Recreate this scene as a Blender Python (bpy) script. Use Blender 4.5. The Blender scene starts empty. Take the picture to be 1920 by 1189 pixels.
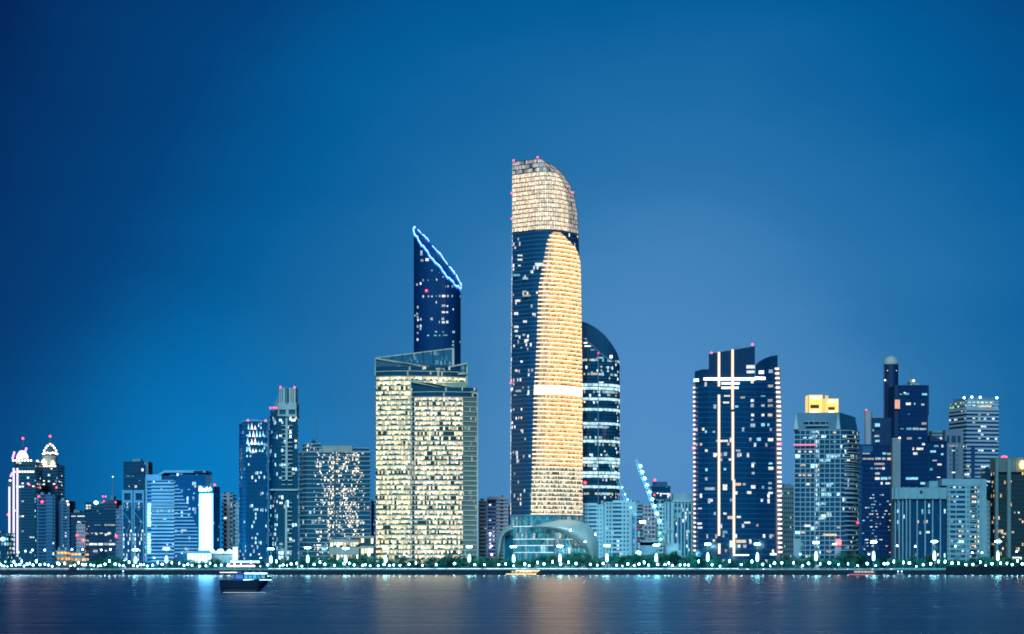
import bpy, math, random
from mathutils import Vector, Matrix
random.seed(7)
SC = bpy.context.scene
COL = SC.collection
F, HX, HY, CZ = 3669.0, 960.0, 1063.0, 6.0       # focal length in photo pixels, principal column, horizon row, eye height
def X(px, Y): return (px - HX) * Y / F
def Z(py, Y): return CZ + (HY - py) * Y / F
def S(d, Y): return d * Y / F
def L(*c):                                       # sRGB 0-255 -> linear
    return tuple((v/255/12.92 if v <= 10 else ((v/255+.055)/1.055)**2.4) for v in c)
def lerp(tab, v):
    if v <= tab[0][0]: return tab[0][1]
    for (a, p), (b, q) in zip(tab, tab[1:]):
        if v <= b: return p + (q-p)*(v-a)/(b-a)
    return tab[-1][1]

# ------------------------------------------------------------------ materials
MATS = {}
def new_mat(name):
    m = bpy.data.materials.new(name); m.use_nodes = True
    nt = m.node_tree; nt.nodes.clear()
    out = nt.nodes.new('ShaderNodeOutputMaterial')
    return m, nt, out
def wall(name, col, rough=.75, var=.25, scale=.08, metal=0.0, spec=.3):
    if name in MATS: return MATS[name]
    m, nt, out = new_mat(name); N = nt.nodes.new
    b = N('ShaderNodeBsdfPrincipled'); tc = N('ShaderNodeTexCoord'); no = N('ShaderNodeTexNoise'); no2 = N('ShaderNodeTexNoise')
    mp = N('ShaderNodeMapping'); mp.inputs['Scale'].default_value = (1, 1, .25)
    no.inputs['Scale'].default_value = scale; no.inputs['Detail'].default_value = 6
    no2.inputs['Scale'].default_value = scale*14; no2.inputs['Detail'].default_value = 3
    ad = N('ShaderNodeMath'); ad.operation = 'MULTIPLY_ADD'; ad.inputs[1].default_value = .4
    mr = N('ShaderNodeMapRange'); mr.inputs['From Min'].default_value = .4; mr.inputs['From Max'].default_value = 1.0
    mr.inputs['To Min'].default_value = 1-var; mr.inputs['To Max'].default_value = 1+var*.6
    mx = N('ShaderNodeVectorMath'); mx.operation = 'SCALE'; mx.inputs[0].default_value = col
    nt.links.new(tc.outputs['Object'], mp.inputs[0]); nt.links.new(mp.outputs[0], no.inputs['Vector']); nt.links.new(mp.outputs[0], no2.inputs['Vector'])
    nt.links.new(no2.outputs[0], ad.inputs[0]); nt.links.new(no.outputs[0], ad.inputs[2])
    nt.links.new(ad.outputs[0], mr.inputs[0]); nt.links.new(mr.outputs[0], mx.inputs['Scale'])
    nt.links.new(mx.outputs[0], b.inputs['Base Color'])
    b.inputs['Roughness'].default_value = rough; b.inputs['Metallic'].default_value = metal
    b.inputs['Specular IOR Level'].default_value = spec
    nt.links.new(b.outputs[0], out.inputs[0]); MATS[name] = m; return m
def emit(name, col, st, sample=False, noise=0.0, nscale=.8):
    if name in MATS: return MATS[name]
    m, nt, out = new_mat(name); N = nt.nodes.new
    b = N('ShaderNodeBsdfPrincipled'); b.inputs['Base Color'].default_value = (.3, .3, .3, 1); b.inputs['Roughness'].default_value = .3
    b.inputs['Emission Color'].default_value = (*col, 1); b.inputs['Emission Strength'].default_value = st
    if noise:
        tc = N('ShaderNodeTexCoord'); no = N('ShaderNodeTexNoise'); no.inputs['Scale'].default_value = nscale; no.inputs['Detail'].default_value = 3
        mr = N('ShaderNodeMapRange'); mr.inputs['From Min'].default_value = .3; mr.inputs['From Max'].default_value = .7
        mr.inputs['To Min'].default_value = st*(1-noise); mr.inputs['To Max'].default_value = st*(1+noise)
        ob = N('ShaderNodeNewGeometry')
        nt.links.new(ob.outputs['Position'], no.inputs['Vector']); nt.links.new(no.outputs[0], mr.inputs[0]); nt.links.new(mr.outputs[0], b.inputs['Emission Strength'])
    nt.links.new(b.outputs[0], out.inputs[0])
    m.cycles.emission_sampling = 'AUTO' if sample else 'NONE'
    MATS[name] = m; return m

def make_group():
    g = bpy.data.node_groups.new('lit_glazing', 'ShaderNodeTree')
    def sock(n, t, d):
        s = g.interface.new_socket(name=n, in_out='INPUT', socket_type=t)
        s.default_value = d
    for n, d in (('Prob', .3), ('Cluster', .5), ('FloorVar', .2), ('Seed', 1.), ('Strength', 1.), ('Rough', .12), ('IOR', 1.7), ('Mull', .12), ('Blind', .5), ('Detail', .9), ('Vary', 1.)):
        sock(n, 'NodeSocketFloat', d)
    for n in ('ColA', 'ColB', 'ColC', 'Base'): sock(n, 'NodeSocketColor', (1, 1, 1, 1))
    g.interface.new_socket(name='Shader', in_out='OUTPUT', socket_type='NodeSocketShader')
    N, K = g.nodes.new, g.links.new
    gi, go = N('NodeGroupInput'), N('NodeGroupOutput')
    def M(op, a, b=None, c=None):
        n = N('ShaderNodeMath'); n.operation = op
        for i, v in enumerate((a, b, c)):
            if v is None: continue
            if isinstance(v, (int, float)): n.inputs[i].default_value = v
            else: K(v, n.inputs[i])
        return n.outputs[0]
    def V(a, b, c):
        n = N('ShaderNodeCombineXYZ')
        for i, v in enumerate((a, b, c)):
            if isinstance(v, (int, float)): n.inputs[i].default_value = v
            else: K(v, n.inputs[i])
        return n.outputs[0]
    I = gi.outputs
    uv = N('ShaderNodeUVMap'); se = N('ShaderNodeSeparateXYZ'); K(uv.outputs[0], se.inputs[0])
    u, v = se.outputs[0], se.outputs[1]
    cx, cy, fx, fy = M('FLOOR', u), M('FLOOR', v), M('FRACT', u), M('FRACT', v)
    wn = N('ShaderNodeTexWhiteNoise'); wn.noise_dimensions = '3D'; K(V(cx, cy, I['Seed']), wn.inputs['Vector'])
    sr = N('ShaderNodeSeparateColor'); K(wn.outputs['Color'], sr.inputs[0])
    r1, r2, r3, r4 = wn.outputs['Value'], sr.outputs[0], sr.outputs[1], sr.outputs[2]
    wf = N('ShaderNodeTexWhiteNoise'); wf.noise_dimensions = '3D'; K(V(7.3, cy, I['Seed']), wf.inputs['Vector'])
    nz = N('ShaderNodeTexNoise'); nz.inputs['Scale'].default_value = 1; nz.inputs['Detail'].default_value = 1.5
    K(V(M('MULTIPLY', cx, .17), M('MULTIPLY', cy, .31), M('MULTIPLY', I['Seed'], 7.7)), nz.inputs['Vector'])
    pr = M('ADD', I['Prob'], M('MULTIPLY', M('SUBTRACT', nz.outputs[0], .5), M('MULTIPLY', I['Cluster'], 2.2)))
    pr = M('ADD', pr, M('MULTIPLY', M('SUBTRACT', wf.outputs['Value'], .5), I['FloorVar']))
    lit = M('LESS_THAN', r1, pr)
    mul = M('MULTIPLY', M('GREATER_THAN', fx, I['Mull']), M('GREATER_THAN', fy, M('MULTIPLY', r4, I['Blind'])))
    nd = N('ShaderNodeTexNoise'); nd.inputs['Scale'].default_value = 1; nd.inputs['Detail'].default_value = 2
    K(V(M('MULTIPLY', u, 2.3), M('MULTIPLY', v, 2.9), I['Seed']), nd.inputs['Vector'])
    det = M('ADD', 1.0, M('MULTIPLY', M('SUBTRACT', nd.outputs[0], .5), M('MULTIPLY', I['Detail'], 4)))
    det = M('MAXIMUM', det, .08)
    st = M('MULTIPLY', M('MULTIPLY', lit, mul), M('MULTIPLY', det, M('MULTIPLY', I['Strength'], M('ADD', 1.0, M('MULTIPLY', M('SUBTRACT', r3, .5), M('MULTIPLY', I['Vary'], 1.3))))))
    def mix(f, a, b):
        n = N('ShaderNodeMix'); n.data_type = 'RGBA'
        K(f, n.inputs[0]); K(a, n.inputs[6]); K(b, n.inputs[7]); return n.outputs[2]
    col = mix(M('GREATER_THAN', r4, .82), mix(r2, I['ColA'], I['ColB']), I['ColC'])
    b = N('ShaderNodeBsdfPrincipled')
    K(I['Base'], b.inputs['Base Color']); K(I['Rough'], b.inputs['Roughness']); K(I['IOR'], b.inputs['IOR'])
    K(col, b.inputs['Emission Color']); K(st, b.inputs['Emission Strength'])
    K(b.outputs[0], go.inputs[0])
    return g
GROUP = make_group()
NAVY = (.008, .065, .135); TEAL = (.012, .12, .18); SLATE = (.03, .07, .12)
CW, CC, CM, CG = (.95, .95, 1.0), (.45, .85, 1.0), (1.0, .74, .38), (1., .93, .62)
SEED = [1.0]
def glass(name, p=.2, cl=.4, fv=.2, st=1.2, a=CW, b=CC, c=CM, base=NAVY, mull=.14, blind=.5, rough=.12, ior=1.75, det=.9, cw=1.6, vary=1., vs=1):
    if name in MATS: return MATS[name]
    m, nt, out = new_mat(name)
    g = nt.nodes.new('ShaderNodeGroup'); g.node_tree = GROUP
    SEED[0] += 3.17
    for k, v in dict(Prob=p, Cluster=cl, FloorVar=fv, Seed=SEED[0], Strength=st, Rough=rough, IOR=ior, Mull=mull, Blind=blind, Detail=det, Vary=vary).items(): g.inputs[k].default_value = v
    for k, v in dict(ColA=a, ColB=b, ColC=c, Base=base).items(): g.inputs[k].default_value = (*v, 1)
    nt.links.new(g.outputs[0], out.inputs[0]); m.cycles.emission_sampling = 'NONE'
    m['cw'] = cw; m['vs'] = vs; MATS[name] = m; return m

# ------------------------------------------------------------------ mesh helpers
class MB:
    def __init__(s): s.v, s.f, s.uv, s.mi = [], [], [], []
    def face(s, pts, uv=None, mi=0):
        b = len(s.v); s.v += [tuple(p) for p in pts]; s.f.append(tuple(range(b, b+len(pts))))
        s.uv += uv if uv else [(p[0], p[2]) for p in pts]; s.mi.append(mi); return s
    def box(s, x0, x1, y0, y1, z0, z1, mi=0):
        c = [(x, y, z) for z in (z0, z1) for y in (y0, y1) for x in (x0, x1)]
        for q in ((0, 2, 3, 1), (4, 5, 7, 6), (0, 1, 5, 4), (1, 3, 7, 5), (3, 2, 6, 7), (2, 0, 4, 6)): s.face([c[i] for i in q], mi=mi)
        return s
    def prism(s, poly, z0, z1, mi=0, bottom=True, top=True, cw=1.):
        n = len(poly); zb = z0 if isinstance(z0, list) else [z0]*n; zt = z1 if isinstance(z1, list) else [z1]*n; d = 0
        for i in range(n):
            j = (i+1) % n; a, b = poly[i], poly[j]; l = math.dist(a, b)
            s.face([(*a, zb[i]), (*b, zb[j]), (*b, zt[j]), (*a, zt[i])], [(d/cw, 0), ((d+l)/cw, 0), ((d+l)/cw, 1), (d/cw, 1)], mi); d += l
        if top: s.face([(*p, z) for p, z in zip(poly, zt)], mi=mi)
        if bottom: s.face([(*p, z) for p, z in zip(poly, zb)][::-1], mi=mi)
        return s
    def tube(s, p, q, r, n=6, r2=None, mi=0, cap=True):
        p, q = Vector(p), Vector(q); d = (q-p)
        if d.length < 1e-6: return s
        d.normalize(); a = d.orthogonal().normalized(); b = d.cross(a); r2 = r if r2 is None else r2
        A = [p+(a*math.cos(t)+b*math.sin(t))*r for t in [2*math.pi*i/n for i in range(n)]]
        B = [q+(a*math.cos(t)+b*math.sin(t))*r2 for t in [2*math.pi*i/n for i in range(n)]]
        for i in range(n): j = (i+1) % n; s.face([A[i], A[j], B[j], B[i]], mi=mi)
        if cap: s.face(A[::-1], mi=mi); s.face(B, mi=mi)
        return s
    def path(s, pts, r, n=6, mi=0):
        for a, b in zip(pts, pts[1:]): s.tube(a, b, r, n, mi=mi)
        return s
    def lathe(s, c, prof, n=16, mi=0, sq=1.0):
        R = [[(c[0]+r*math.cos(2*math.pi*i/n), c[1]+sq*r*math.sin(2*math.pi*i/n), c[2]+z) for i in range(n)] for r, z in prof]
        for A, B in zip(R, R[1:]):
            for i in range(n): j = (i+1) % n; s.face([A[i], A[j], B[j], B[i]], mi=mi)
        return s
    def beam(s, p, q, w, mi=0): return s.tube(p, q, w*.62, 4, mi=mi)
    def build(s, name, mats, parent=None, smooth=False):
        me = bpy.data.meshes.new(name); me.from_pydata(s.v, [], s.f)
        ul = me.uv_layers.new(name='UVMap'); ul.data.foreach_set('uv', [c for p in s.uv for c in p])
        mats = mats if isinstance(mats, (list, tuple)) else [mats]
        for m in mats: me.materials.append(m)
        me.polygons.foreach_set('material_index', s.mi)
        if smooth:
            me.polygons.foreach_set('use_smooth', [True]*len(s.f))
        me.update(); o = bpy.data.objects.new(name, me); COL.objects.link(o)
        if parent is not None:
            o.parent = parent; o.matrix_parent_inverse = Matrix.Translation(-Vector(parent.location))
        return o
def thing(name, label, cat, loc, group=None):
    o = bpy.data.objects.new(name, None); COL.objects.link(o); o.location = loc; o.empty_display_size = .5
    o['label'] = label; o['category'] = cat
    if group: o['group'] = group
    return o
def copy_tree(o, parent=None):
    c = o.copy(); COL.objects.link(c)
    if parent is not None: c.parent = parent
    for ch in list(o.children): copy_tree(ch, c)
    return c
def kind(o, k): o['kind'] = k; return o
def inset(poly, d):
    n = len(poly); out = []
    for i in range(n):
        p0, p, p1 = Vector(poly[i-1]), Vector(poly[i]), Vector(poly[(i+1) % n])
        e0, e1 = (p-p0).normalized(), (p1-p).normalized()
        n0, n1 = Vector((-e0.y, e0.x)), Vector((-e1.y, e1.x))
        k = 1+n0.dot(n1); q = p+(n0+n1)*(d/max(k, .35)); out.append((q.x, q.y))
    return out
def rect(a, b, Y, dep): return [(X(a, Y), Y), (X(b, Y), Y), (X(b, Y), Y+dep), (X(a, Y), Y+dep)]
def hull_px(pts, Y): return [(X(p, Y+d), Y+d) for p, d in pts]     # (pixel column, depth behind Y): a plan corner measured along its line of sight

def storeys(root, foot, za, zb, n, wm, segs, sill=.3, ins=.6, piers=(), pw=.7, pm=None, name='window_band', first=0, wname='wall', gap=.0, spans=False, cap=True):
    """core wall with a projecting spandrel per floor, and one glazed band per floor as a part of its own"""
    core = inset(foot, ins); fh = (zb-za)/n
    w = MB(); w.prism(core, za, zb-.05)
    for k in range(n): w.prism(foot, za+k*fh, za+k*fh+sill*fh)
    if cap: w.prism(foot, zb-.35*fh*sill, zb+.4)
    for ei, t in piers:
        a, b = Vector(foot[ei]), Vector(foot[(ei+1) % len(foot)]); d = (b-a).normalized(); nn = Vector((d.y, -d.x)); c = a.lerp(b, t)
        q = [c-d*pw/2+nn*.04, c+d*pw/2+nn*.04, c+d*pw/2-nn*(ins+.2), c-d*pw/2-nn*(ins+.2)]
        w.prism([(p.x, p.y) for p in q], za-.03, zb+.43, mi=1 if pm else 0)
    w.build(wname, [wm, pm] if pm else wm, root)
    gl = inset(foot, ins-.08); mats = []
    for s in segs:
        if s[3] not in mats: mats.append(s[3])
    if spans:                                              # separate window openings: each one a part
        cnt = {}; rest = MB()
        for k in range(n):
            z0, z1 = za+k*fh+sill*fh, za+(k+1)*fh-gap-(.35*fh*sill if k == n-1 and cap else 0)
            for ei, t0, t1, gm in segs:
                a, b = Vector(gl[ei]), Vector(gl[(ei+1) % len(gl)]); l = (b-a).length; p, q = a.lerp(b, t0), a.lerp(b, t1); cw = gm['cw']; o = ei*61.0
                nm = 'ribbon_window' if l*(t1-t0) > 4 else 'window'; cnt[nm] = cnt.get(nm, 0)+1; m = MB() if cnt[nm] <= 100 else rest
                m.face([(p.x, p.y, z0), (q.x, q.y, z0), (q.x, q.y, z1), (p.x, p.y, z1)], [(o+l*t0/cw, k+first), (o+l*t1/cw, k+first), (o+l*t1/cw, k+first+.999), (o+l*t0/cw, k+first+.999)], mats.index(gm) if m is rest else 0)
                if m is not rest: m.build(nm, gm, root)
        if rest.f: rest.build('window', mats, root)['kind'] = 'stuff'
        return
    for k in range(n):
        m = MB(); z0, z1 = za+k*fh+sill*fh, za+(k+1)*fh-gap
        if k == n-1 and cap: z1 -= .35*fh*sill
        for ei, t0, t1, gm in segs:
            a, b = Vector(gl[ei]), Vector(gl[(ei+1) % len(gl)]); l = (b-a).length; p, q = a.lerp(b, t0), a.lerp(b, t1); cw = gm['cw']
            o = ei*61.0
            m.face([(p.x, p.y, z0), (q.x, q.y, z0), (q.x, q.y, z1), (p.x, p.y, z1)],
                   [(o+l*t0/cw, (k+first)*gm['vs']), (o+l*t1/cw, (k+first)*gm['vs']), (o+l*t1/cw, (k+first+.999)*gm['vs']), (o+l*t0/cw, (k+first+.999)*gm['vs'])], mats.index(gm))
        m.build(name, mats, root)
W_WARM = emit('lit_window_warm', (1., .62, .28), .85, noise=.5); W_WHITE = emit('lit_window_white', (1., .94, .82), .95, noise=.5)
W_CYAN = emit('lit_window_cyan', (.3, .82, 1.), .85, noise=.5); W_BRIGHT = emit('lit_window_bright', (.95, 1., 1.), 1.8, noise=.3); W_ORANGE = emit('lit_window_orange', (1., .36, .12), .9, noise=.4)
WM = dict(w=W_WHITE, m=W_WARM, c=W_CYAN, B=W_BRIGHT, o=W_ORANGE)
DIMS = {W_WARM: emit('dim_window_warm', (1., .6, .28), .38, noise=.6), W_WHITE: emit('dim_window_white', (.85, .92, .95), .4, noise=.6), W_CYAN: emit('dim_window_cyan', (.2, .75, .95), .35, noise=.6)}; RW = random.Random(12)
def lit_windows(root, lst, Yf, sc=1., ox=0., oy=0., default='w', lim=100):
    for e in lst[:lim]:
        zx, zy, w, h = e[:4]; mk = e[4] if len(e) > 4 else default
        px, py, w, h = ox+zx/sc, oy+zy/sc, w/sc, h/sc
        Y = Yf(px) if callable(Yf) else Yf
        m = MB(); n = max(1, round(w/2.2)); x0 = px-w/2; h *= .82; mk = WM[mk]
        if mk in DIMS and RW.random() < .45: mk = DIMS[mk]
        for i in range(n):                                     # panes with a mullion gap
            a = x0+w*i/n; b = x0+w*(i+1)/n-(.28 if n > 1 else 0)
            m.box(X(a, Y), X(b, Y), Y-.14, Y-.02, Z(py+h/2, Y), Z(py-h/2, Y))
        m.build('lit_window', mk, root)
RED = emit('warning_red', (1., .03, .06), 6, sample=False)
def warning(root, px, py, Y, r=.9):
    r *= .66; m = MB(); c = (X(px, Y), Y, Z(py, Y)-r); m.lathe(c, [(.01, 0), (r*.7, .1*r), (r, .9*r), (r*.6, 1.7*r), (.01, 2*r)], 8); m.build('warning_light', RED, root)
def mast(root, px, py0, py1, Y, r=.35, name='antenna', m=None):
    MB().tube((X(px, Y), Y, Z(py0, Y)), (X(px, Y), Y, Z(py1, Y)), r, 6, r*.4).build(name, m or STEEL, root)
STEEL = wall('painted_steel', (.22, .26, .3), .5, metal=.3); DARKM = wall('dark_cladding', (.012, .055, .10), .4, spec=.5)
NAVYW = wall('navy_cladding', (.008, .055, .12), .3, spec=.6); WHITEW = wall('white_concrete', (.62, .66, .68), .8); CREAMW = wall('cream_concrete', (.55, .5, .44), .8)
GREYW = wall('grey_concrete', (.34, .37, .42), .8); PINKW = wall('pinkish_render', (.66, .42, .44), .8); BLUEW = wall('blue_grey_render', (.08, .19, .33), .75); PALEB = wall('pale_blue_render', (.45, .58, .68), .75)
ROOFM = wall('roof_felt', (.08, .09, .11), .9)
G0 = 3.6                                        # street level
def base(px, Y): return (X(px, Y), Y, G0)

# ------------------------------------------------------------------ setting
def sheet(name, x0, x1, y0, y1, z, m, nx=1, ny=1):
    b = MB()
    for i in range(nx):
        for j in range(ny):
            a, c = x0+(x1-x0)*i/nx, x0+(x1-x0)*(i+1)/nx; d, e = y0+(y1-y0)*j/ny, y0+(y1-y0)*(j+1)/ny
            b.face([(a, d, z), (c, d, z), (c, e, z), (a, e, z)])
    return kind(b.build(name, m), 'structure')
def water_mat():
    m, nt, out = new_mat('sea_water'); N, K = nt.nodes.new, nt.links.new
    g = N('ShaderNodeNewGeometry')
    def layer(sx, sy, det):
        mp = N('ShaderNodeMapping'); mp.inputs['Scale'].default_value = (sx, sy, 1); K(g.outputs['Position'], mp.inputs[0])
        n = N('ShaderNodeTexNoise'); n.inputs['Scale'].default_value = 1.; n.inputs['Detail'].default_value = det; K(mp.outputs[0], n.inputs['Vector']); return n
    n1, n2 = layer(.03, .5, 4), layer(.018, .15, 6)
    b1 = N('ShaderNodeBump'); b1.inputs['Strength'].default_value = 1; b1.inputs['Distance'].default_value = WAVE1
    b2 = N('ShaderNodeBump'); b2.inputs['Strength'].default_value = 1; b2.inputs['Distance'].default_value = WAVE2
    K(n1.outputs[0], b1.inputs['Height']); K(n2.outputs[0], b2.inputs['Height']); K(b2.outputs[0], b1.inputs['Normal'])
    b = N('ShaderNodeBsdfPrincipled'); b.inputs['Base Color'].default_value = (.001, .010, .04, 1); b.inputs['IOR'].default_value = 1.333
    # calmer in the lee of the seawall, rougher on the open water; wind patches on top
    sp = N('ShaderNodeSeparateXYZ'); K(g.outputs['Position'], sp.inputs[0]); mr = N('ShaderNodeMapRange'); mr.inputs['From Min'].default_value = 1480; mr.inputs['From Max'].default_value = 180; mr.inputs['To Min'].default_value = .15; mr.inputs['To Max'].default_value = .29
    K(sp.outputs[1], mr.inputs[0]); ma = N('ShaderNodeMath'); ma.operation = 'MULTIPLY_ADD'; ma.inputs[1].default_value = .14; K(n2.outputs[0], ma.inputs[0])
    mb = N('ShaderNodeMath'); mb.operation = 'SUBTRACT'; mb.inputs[1].default_value = .07; K(mr.outputs[0], mb.inputs[0]); K(mb.outputs[0], ma.inputs[2]); K(ma.outputs[0], b.inputs['Roughness'])
    K(b1.outputs[0], b.inputs['Normal']); K(b.outputs[0], out.inputs[0]); return m
WAVE1, WAVE2 = .03, .17
sheet('water', -7000, 7000, -600, 1482, 0, water_mat())
sheet('ground', -9000, 9000, 1483, 30000, G0-.06, wall('city_ground', (.05, .06, .07), .9, scale=.02))
sheet('promenade', -1200, 1200, 1483.5, 1493, G0, wall('promenade_paving', (.3, .3, .31), .7, scale=.3))
sheet('road', -1200, 1200, 1494, 1510, G0-.03, wall('asphalt', (.05, .05, .055), .8, scale=.3))
kind(MB().box(-1200, 1200, 1493, 1494, G0-.2, G0+.13).build('kerb', wall('kerb_stone', (.35, .35, .36), .8)), 'structure')
sheet('lawn', -1200, 1200, 1510.5, 1560, G0+.01, wall('park_lawn', (.03, .07, .035), .9, scale=.2))
# sloping stone revetment along the shore (one sheet with rough courses)
def revetment():
    b = MB(); n = 420; rows = 5; rnd = random.Random(3)
    P = [[(-760+1520*i/n, 1480+.9*j+rnd.uniform(-.35, .35), -.4+j*.92+rnd.uniform(-.22, .22)) for i in range(n+1)] for j in range(rows)]
    P[-1] = [(p[0], 1483.6, G0+.02) for p in P[-1]]
    for j in range(rows-1):
        for i in range(n): b.face([P[j][i], P[j][i+1], P[j+1][i+1], P[j+1][i]])
    return b.build('seawall', wall('seawall_stone', (.022, .025, .04), .9, var=.5, scale=.4))
rv = revetment(); rv['label'] = 'long sloping dark stone seawall between the water and the promenade'; rv['category'] = 'seawall'
o = MB().box(X(1776, 1479), 760, 1479, 1483.2, -.5, 5.9).box(X(1776, 1479)-.3, 760, 1478.7, 1483.5, 5.9, 6.2).build('quay_wall', wall('quay_concrete', (.015, .02, .035), .9))
o['label'] = 'dark higher quay wall rising from the water below the brown pillared building'; o['category'] = 'wall'

# ------------------------------------------------------------------ central tower with the gold lit sail front
def central_tower():
    Y = 1600.; root = thing('skyscraper', 'tallest tower, gold lit curved front with a glowing slanted glass crown', 'skyscraper', base(1025, Y))
    XRA = [(297, 1012), (302, 1020), (308, 1031), (313.5, 1041), (321, 1049), (329.5, 1056.5), (339, 1063.5), (348.7, 1069.3), (360, 1073.5), (372.7, 1077.3), (398, 1082), (432, 1084.5)]   # outline as seen
    XR = [(HY-(HY-py)*(1+20*max(.15, min(1, (x-1006)/70))/Y), x) for py, x in XRA]+[(470, 1086), (560, 1088.5), (700, 1091), (1060, 1092)]   # the same outline at its own depth
    XRG = [(297, 1008), (432, 1003), (650, 992), (1060, 982)]
    XL = [(297, 961), (432, 961), (700, 958.5), (1060, 957.5)]
    def arc(t): return 20*t**2.1-5*math.sin(math.pi*t)
    NA = 14
    def ring(py, off=0.):
        xr, xR, xl = lerp(XRG, py), lerp(XR, py), lerp(XL, py); z = Z(py, Y)
        pts = [(X(xl, Y+44)+0, Y+44+off), (X(xl-.6, Y+20)-off*.2, Y+20), (X(xl, Y+13)-off*.3, Y+13-off)]
        for i in range(NA+1):
            t = i/NA; d = arc(t)*max(.15, min(1, (xR-xr)/70)); pts.append((X(xr+(xR-xr)*t, Y+d)+off*.5*t, Y+d-off))
        pts.append((X(xR-3, Y+42), Y+44+off)); return [(a, b, z) for a, b in pts]
    def loft(py0, py1, off=0., capt=False, v0=0, cw=1.5, only=None, mi=0, m=None, n=1):
        m = m or MB(); A, B = ring(py0, off), ring(py1, off); d = 0
        for i in range(len(A)-1):
            l = math.dist(A[i], A[i+1])
            if only is None or i in only:
                m.face([A[i], A[i+1], B[i+1], B[i]], [(d/cw, v0), ((d+l)/cw, v0), ((d+l)/cw, v0+.999), (d/cw, v0+.999)], mi)
            d += l
        if capt: m.face(B, mi=mi)
        return m
    gd = glass('central_tower_glazing', p=.015, st=1., base=(.012, .07, .15), mull=.1, ior=1.9, det=.5)
    gside = glass('central_tower_side_windows', p=.85, cl=.3, st=1.6, a=(1, .85, .6), b=(1, .92, .8), c=(1, .8, .5), base=NAVY, mull=0, blind=.2, cw=4)
    slab = wall('central_tower_slab_edge', (.12, .24, .34), .4)
    # structural wall (inner core, tapering with the tower) with its projecting slab edges
    w = MB(); steps = list(range(1064, 431, -12))+[432]
    for a, b in zip(steps, steps[1:]): loft(a, b, -.8, m=w)
    w.face(ring(432, -.8))
    nfl = 66; top, bot = 434., 965.
    for k in range(nfl+1):
        py = bot+(top-bot)*k/nfl; hh = .9
        loft(py+hh*.5, py-hh*.5, .25, m=w, mi=1); w.face(ring(py-hh*.5, .25), mi=1); w.face(ring(py+hh*.5, .25), mi=1)
    w.build('wall', [DARKM, slab], root)
    for k in range(nfl):
        a = bot+(top-bot)*k/nfl-.3; b = bot+(top-bot)*(k+1)/nfl+.3
        m = loft(a, b, 0, v0=k, only=range(2, 18)); loft(a, b, 0, v0=k, only=(1,), mi=1, m=m, cw=4)
        m.build('window_band', [gd, gside], root)
    # gold lit outer skin, one band and one ledge per floor, glazing light put into its emission
    GL = [(436, 1036), (439, 1033), (444.5, 1029.4), (459, 1024.6), (478, 1021.4), (503, 1016.6), (535, 1010.5), (567, 1008.6), (640, 1006.5), (735, 1001), (850, 998), (965, 995)]
    GR = [(436, 1051), (440, 1056.5), (451, 1069), (459.6, 1079), (471, 1085), (490, 1088.5), (560, 1089.8), (700, 1091.8), (965, 1092.5)]
    def skin(py0, py1, off, v0, m, mi=0, cw=1.4, ns=12, edge=False):
        for i in range(ns):
            q = []
            for py, s in ((py0, i), (py0, i+1), (py1, i+1), (py1, i)):
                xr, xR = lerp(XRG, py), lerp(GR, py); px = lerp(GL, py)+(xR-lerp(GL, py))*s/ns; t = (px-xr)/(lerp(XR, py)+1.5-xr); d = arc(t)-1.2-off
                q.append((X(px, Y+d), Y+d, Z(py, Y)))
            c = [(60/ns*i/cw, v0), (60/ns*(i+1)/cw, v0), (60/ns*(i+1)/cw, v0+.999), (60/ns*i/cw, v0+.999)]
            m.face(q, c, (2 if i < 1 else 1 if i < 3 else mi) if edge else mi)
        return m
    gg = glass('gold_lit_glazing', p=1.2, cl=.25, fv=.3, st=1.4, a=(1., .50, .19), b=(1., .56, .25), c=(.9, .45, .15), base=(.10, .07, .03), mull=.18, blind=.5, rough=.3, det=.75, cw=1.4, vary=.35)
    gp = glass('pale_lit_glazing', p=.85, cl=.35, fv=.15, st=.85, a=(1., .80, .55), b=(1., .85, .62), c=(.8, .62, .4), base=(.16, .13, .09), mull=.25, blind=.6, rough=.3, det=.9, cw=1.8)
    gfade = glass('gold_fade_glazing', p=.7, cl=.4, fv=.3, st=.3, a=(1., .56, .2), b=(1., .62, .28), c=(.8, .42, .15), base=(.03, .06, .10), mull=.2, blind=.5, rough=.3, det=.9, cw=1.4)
    gedge = glass('gold_edge_glazing', p=1.1, cl=.4, fv=.3, st=.7, a=(1., .56, .2), b=(1., .62, .28), c=(.8, .42, .15), base=(.1, .09, .08), mull=.15, blind=.3, rough=.3, det=.9, cw=1.4)  # dimmer copies put the left fade of the gold light into the glazing
    led = emit('sunshade_painted_glow', (1., .73, .43), 1.9, noise=.35, nscale=.12); ledp = emit('sunshade_painted_glow_pale', (1., .80, .52), 1.3, noise=.3, nscale=.12)
    hot = emit('sky_floor_glow', (1., .82, .55), 2.0, noise=.25, nscale=.2)
    g0 = 436.; ng = 66
    for k in range(ng):
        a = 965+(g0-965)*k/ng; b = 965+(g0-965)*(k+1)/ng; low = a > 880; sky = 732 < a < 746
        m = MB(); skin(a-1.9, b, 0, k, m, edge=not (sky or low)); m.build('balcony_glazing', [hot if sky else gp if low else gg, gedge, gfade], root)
        m = MB(); skin(a, a-1.9, .9, 0, m); q = MB(); skin(a-1.9, a-1.9001, .9, 0, q)
        # underside and top of the ledge give it real depth
        for yy in (a, a-1.9):
            for i in range(12):
                p = []
                for off, s in ((.9, i), (.9, i+1), (-.4, i+1), (-.4, i)):
                    xr, xR = lerp(XRG, yy), lerp(GR, yy); px = lerp(GL, yy)+(xR-lerp(GL, yy))*s/12; t = (px-xr)/(lerp(XR, yy)+1.5-xr); d = arc(t)-1.2-off
                    p.append((X(px, Y+d), Y+d, Z(yy, Y)))
                m.face(p)
        m.build('sunshade_ledge', ledp if low else led, root)
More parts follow.
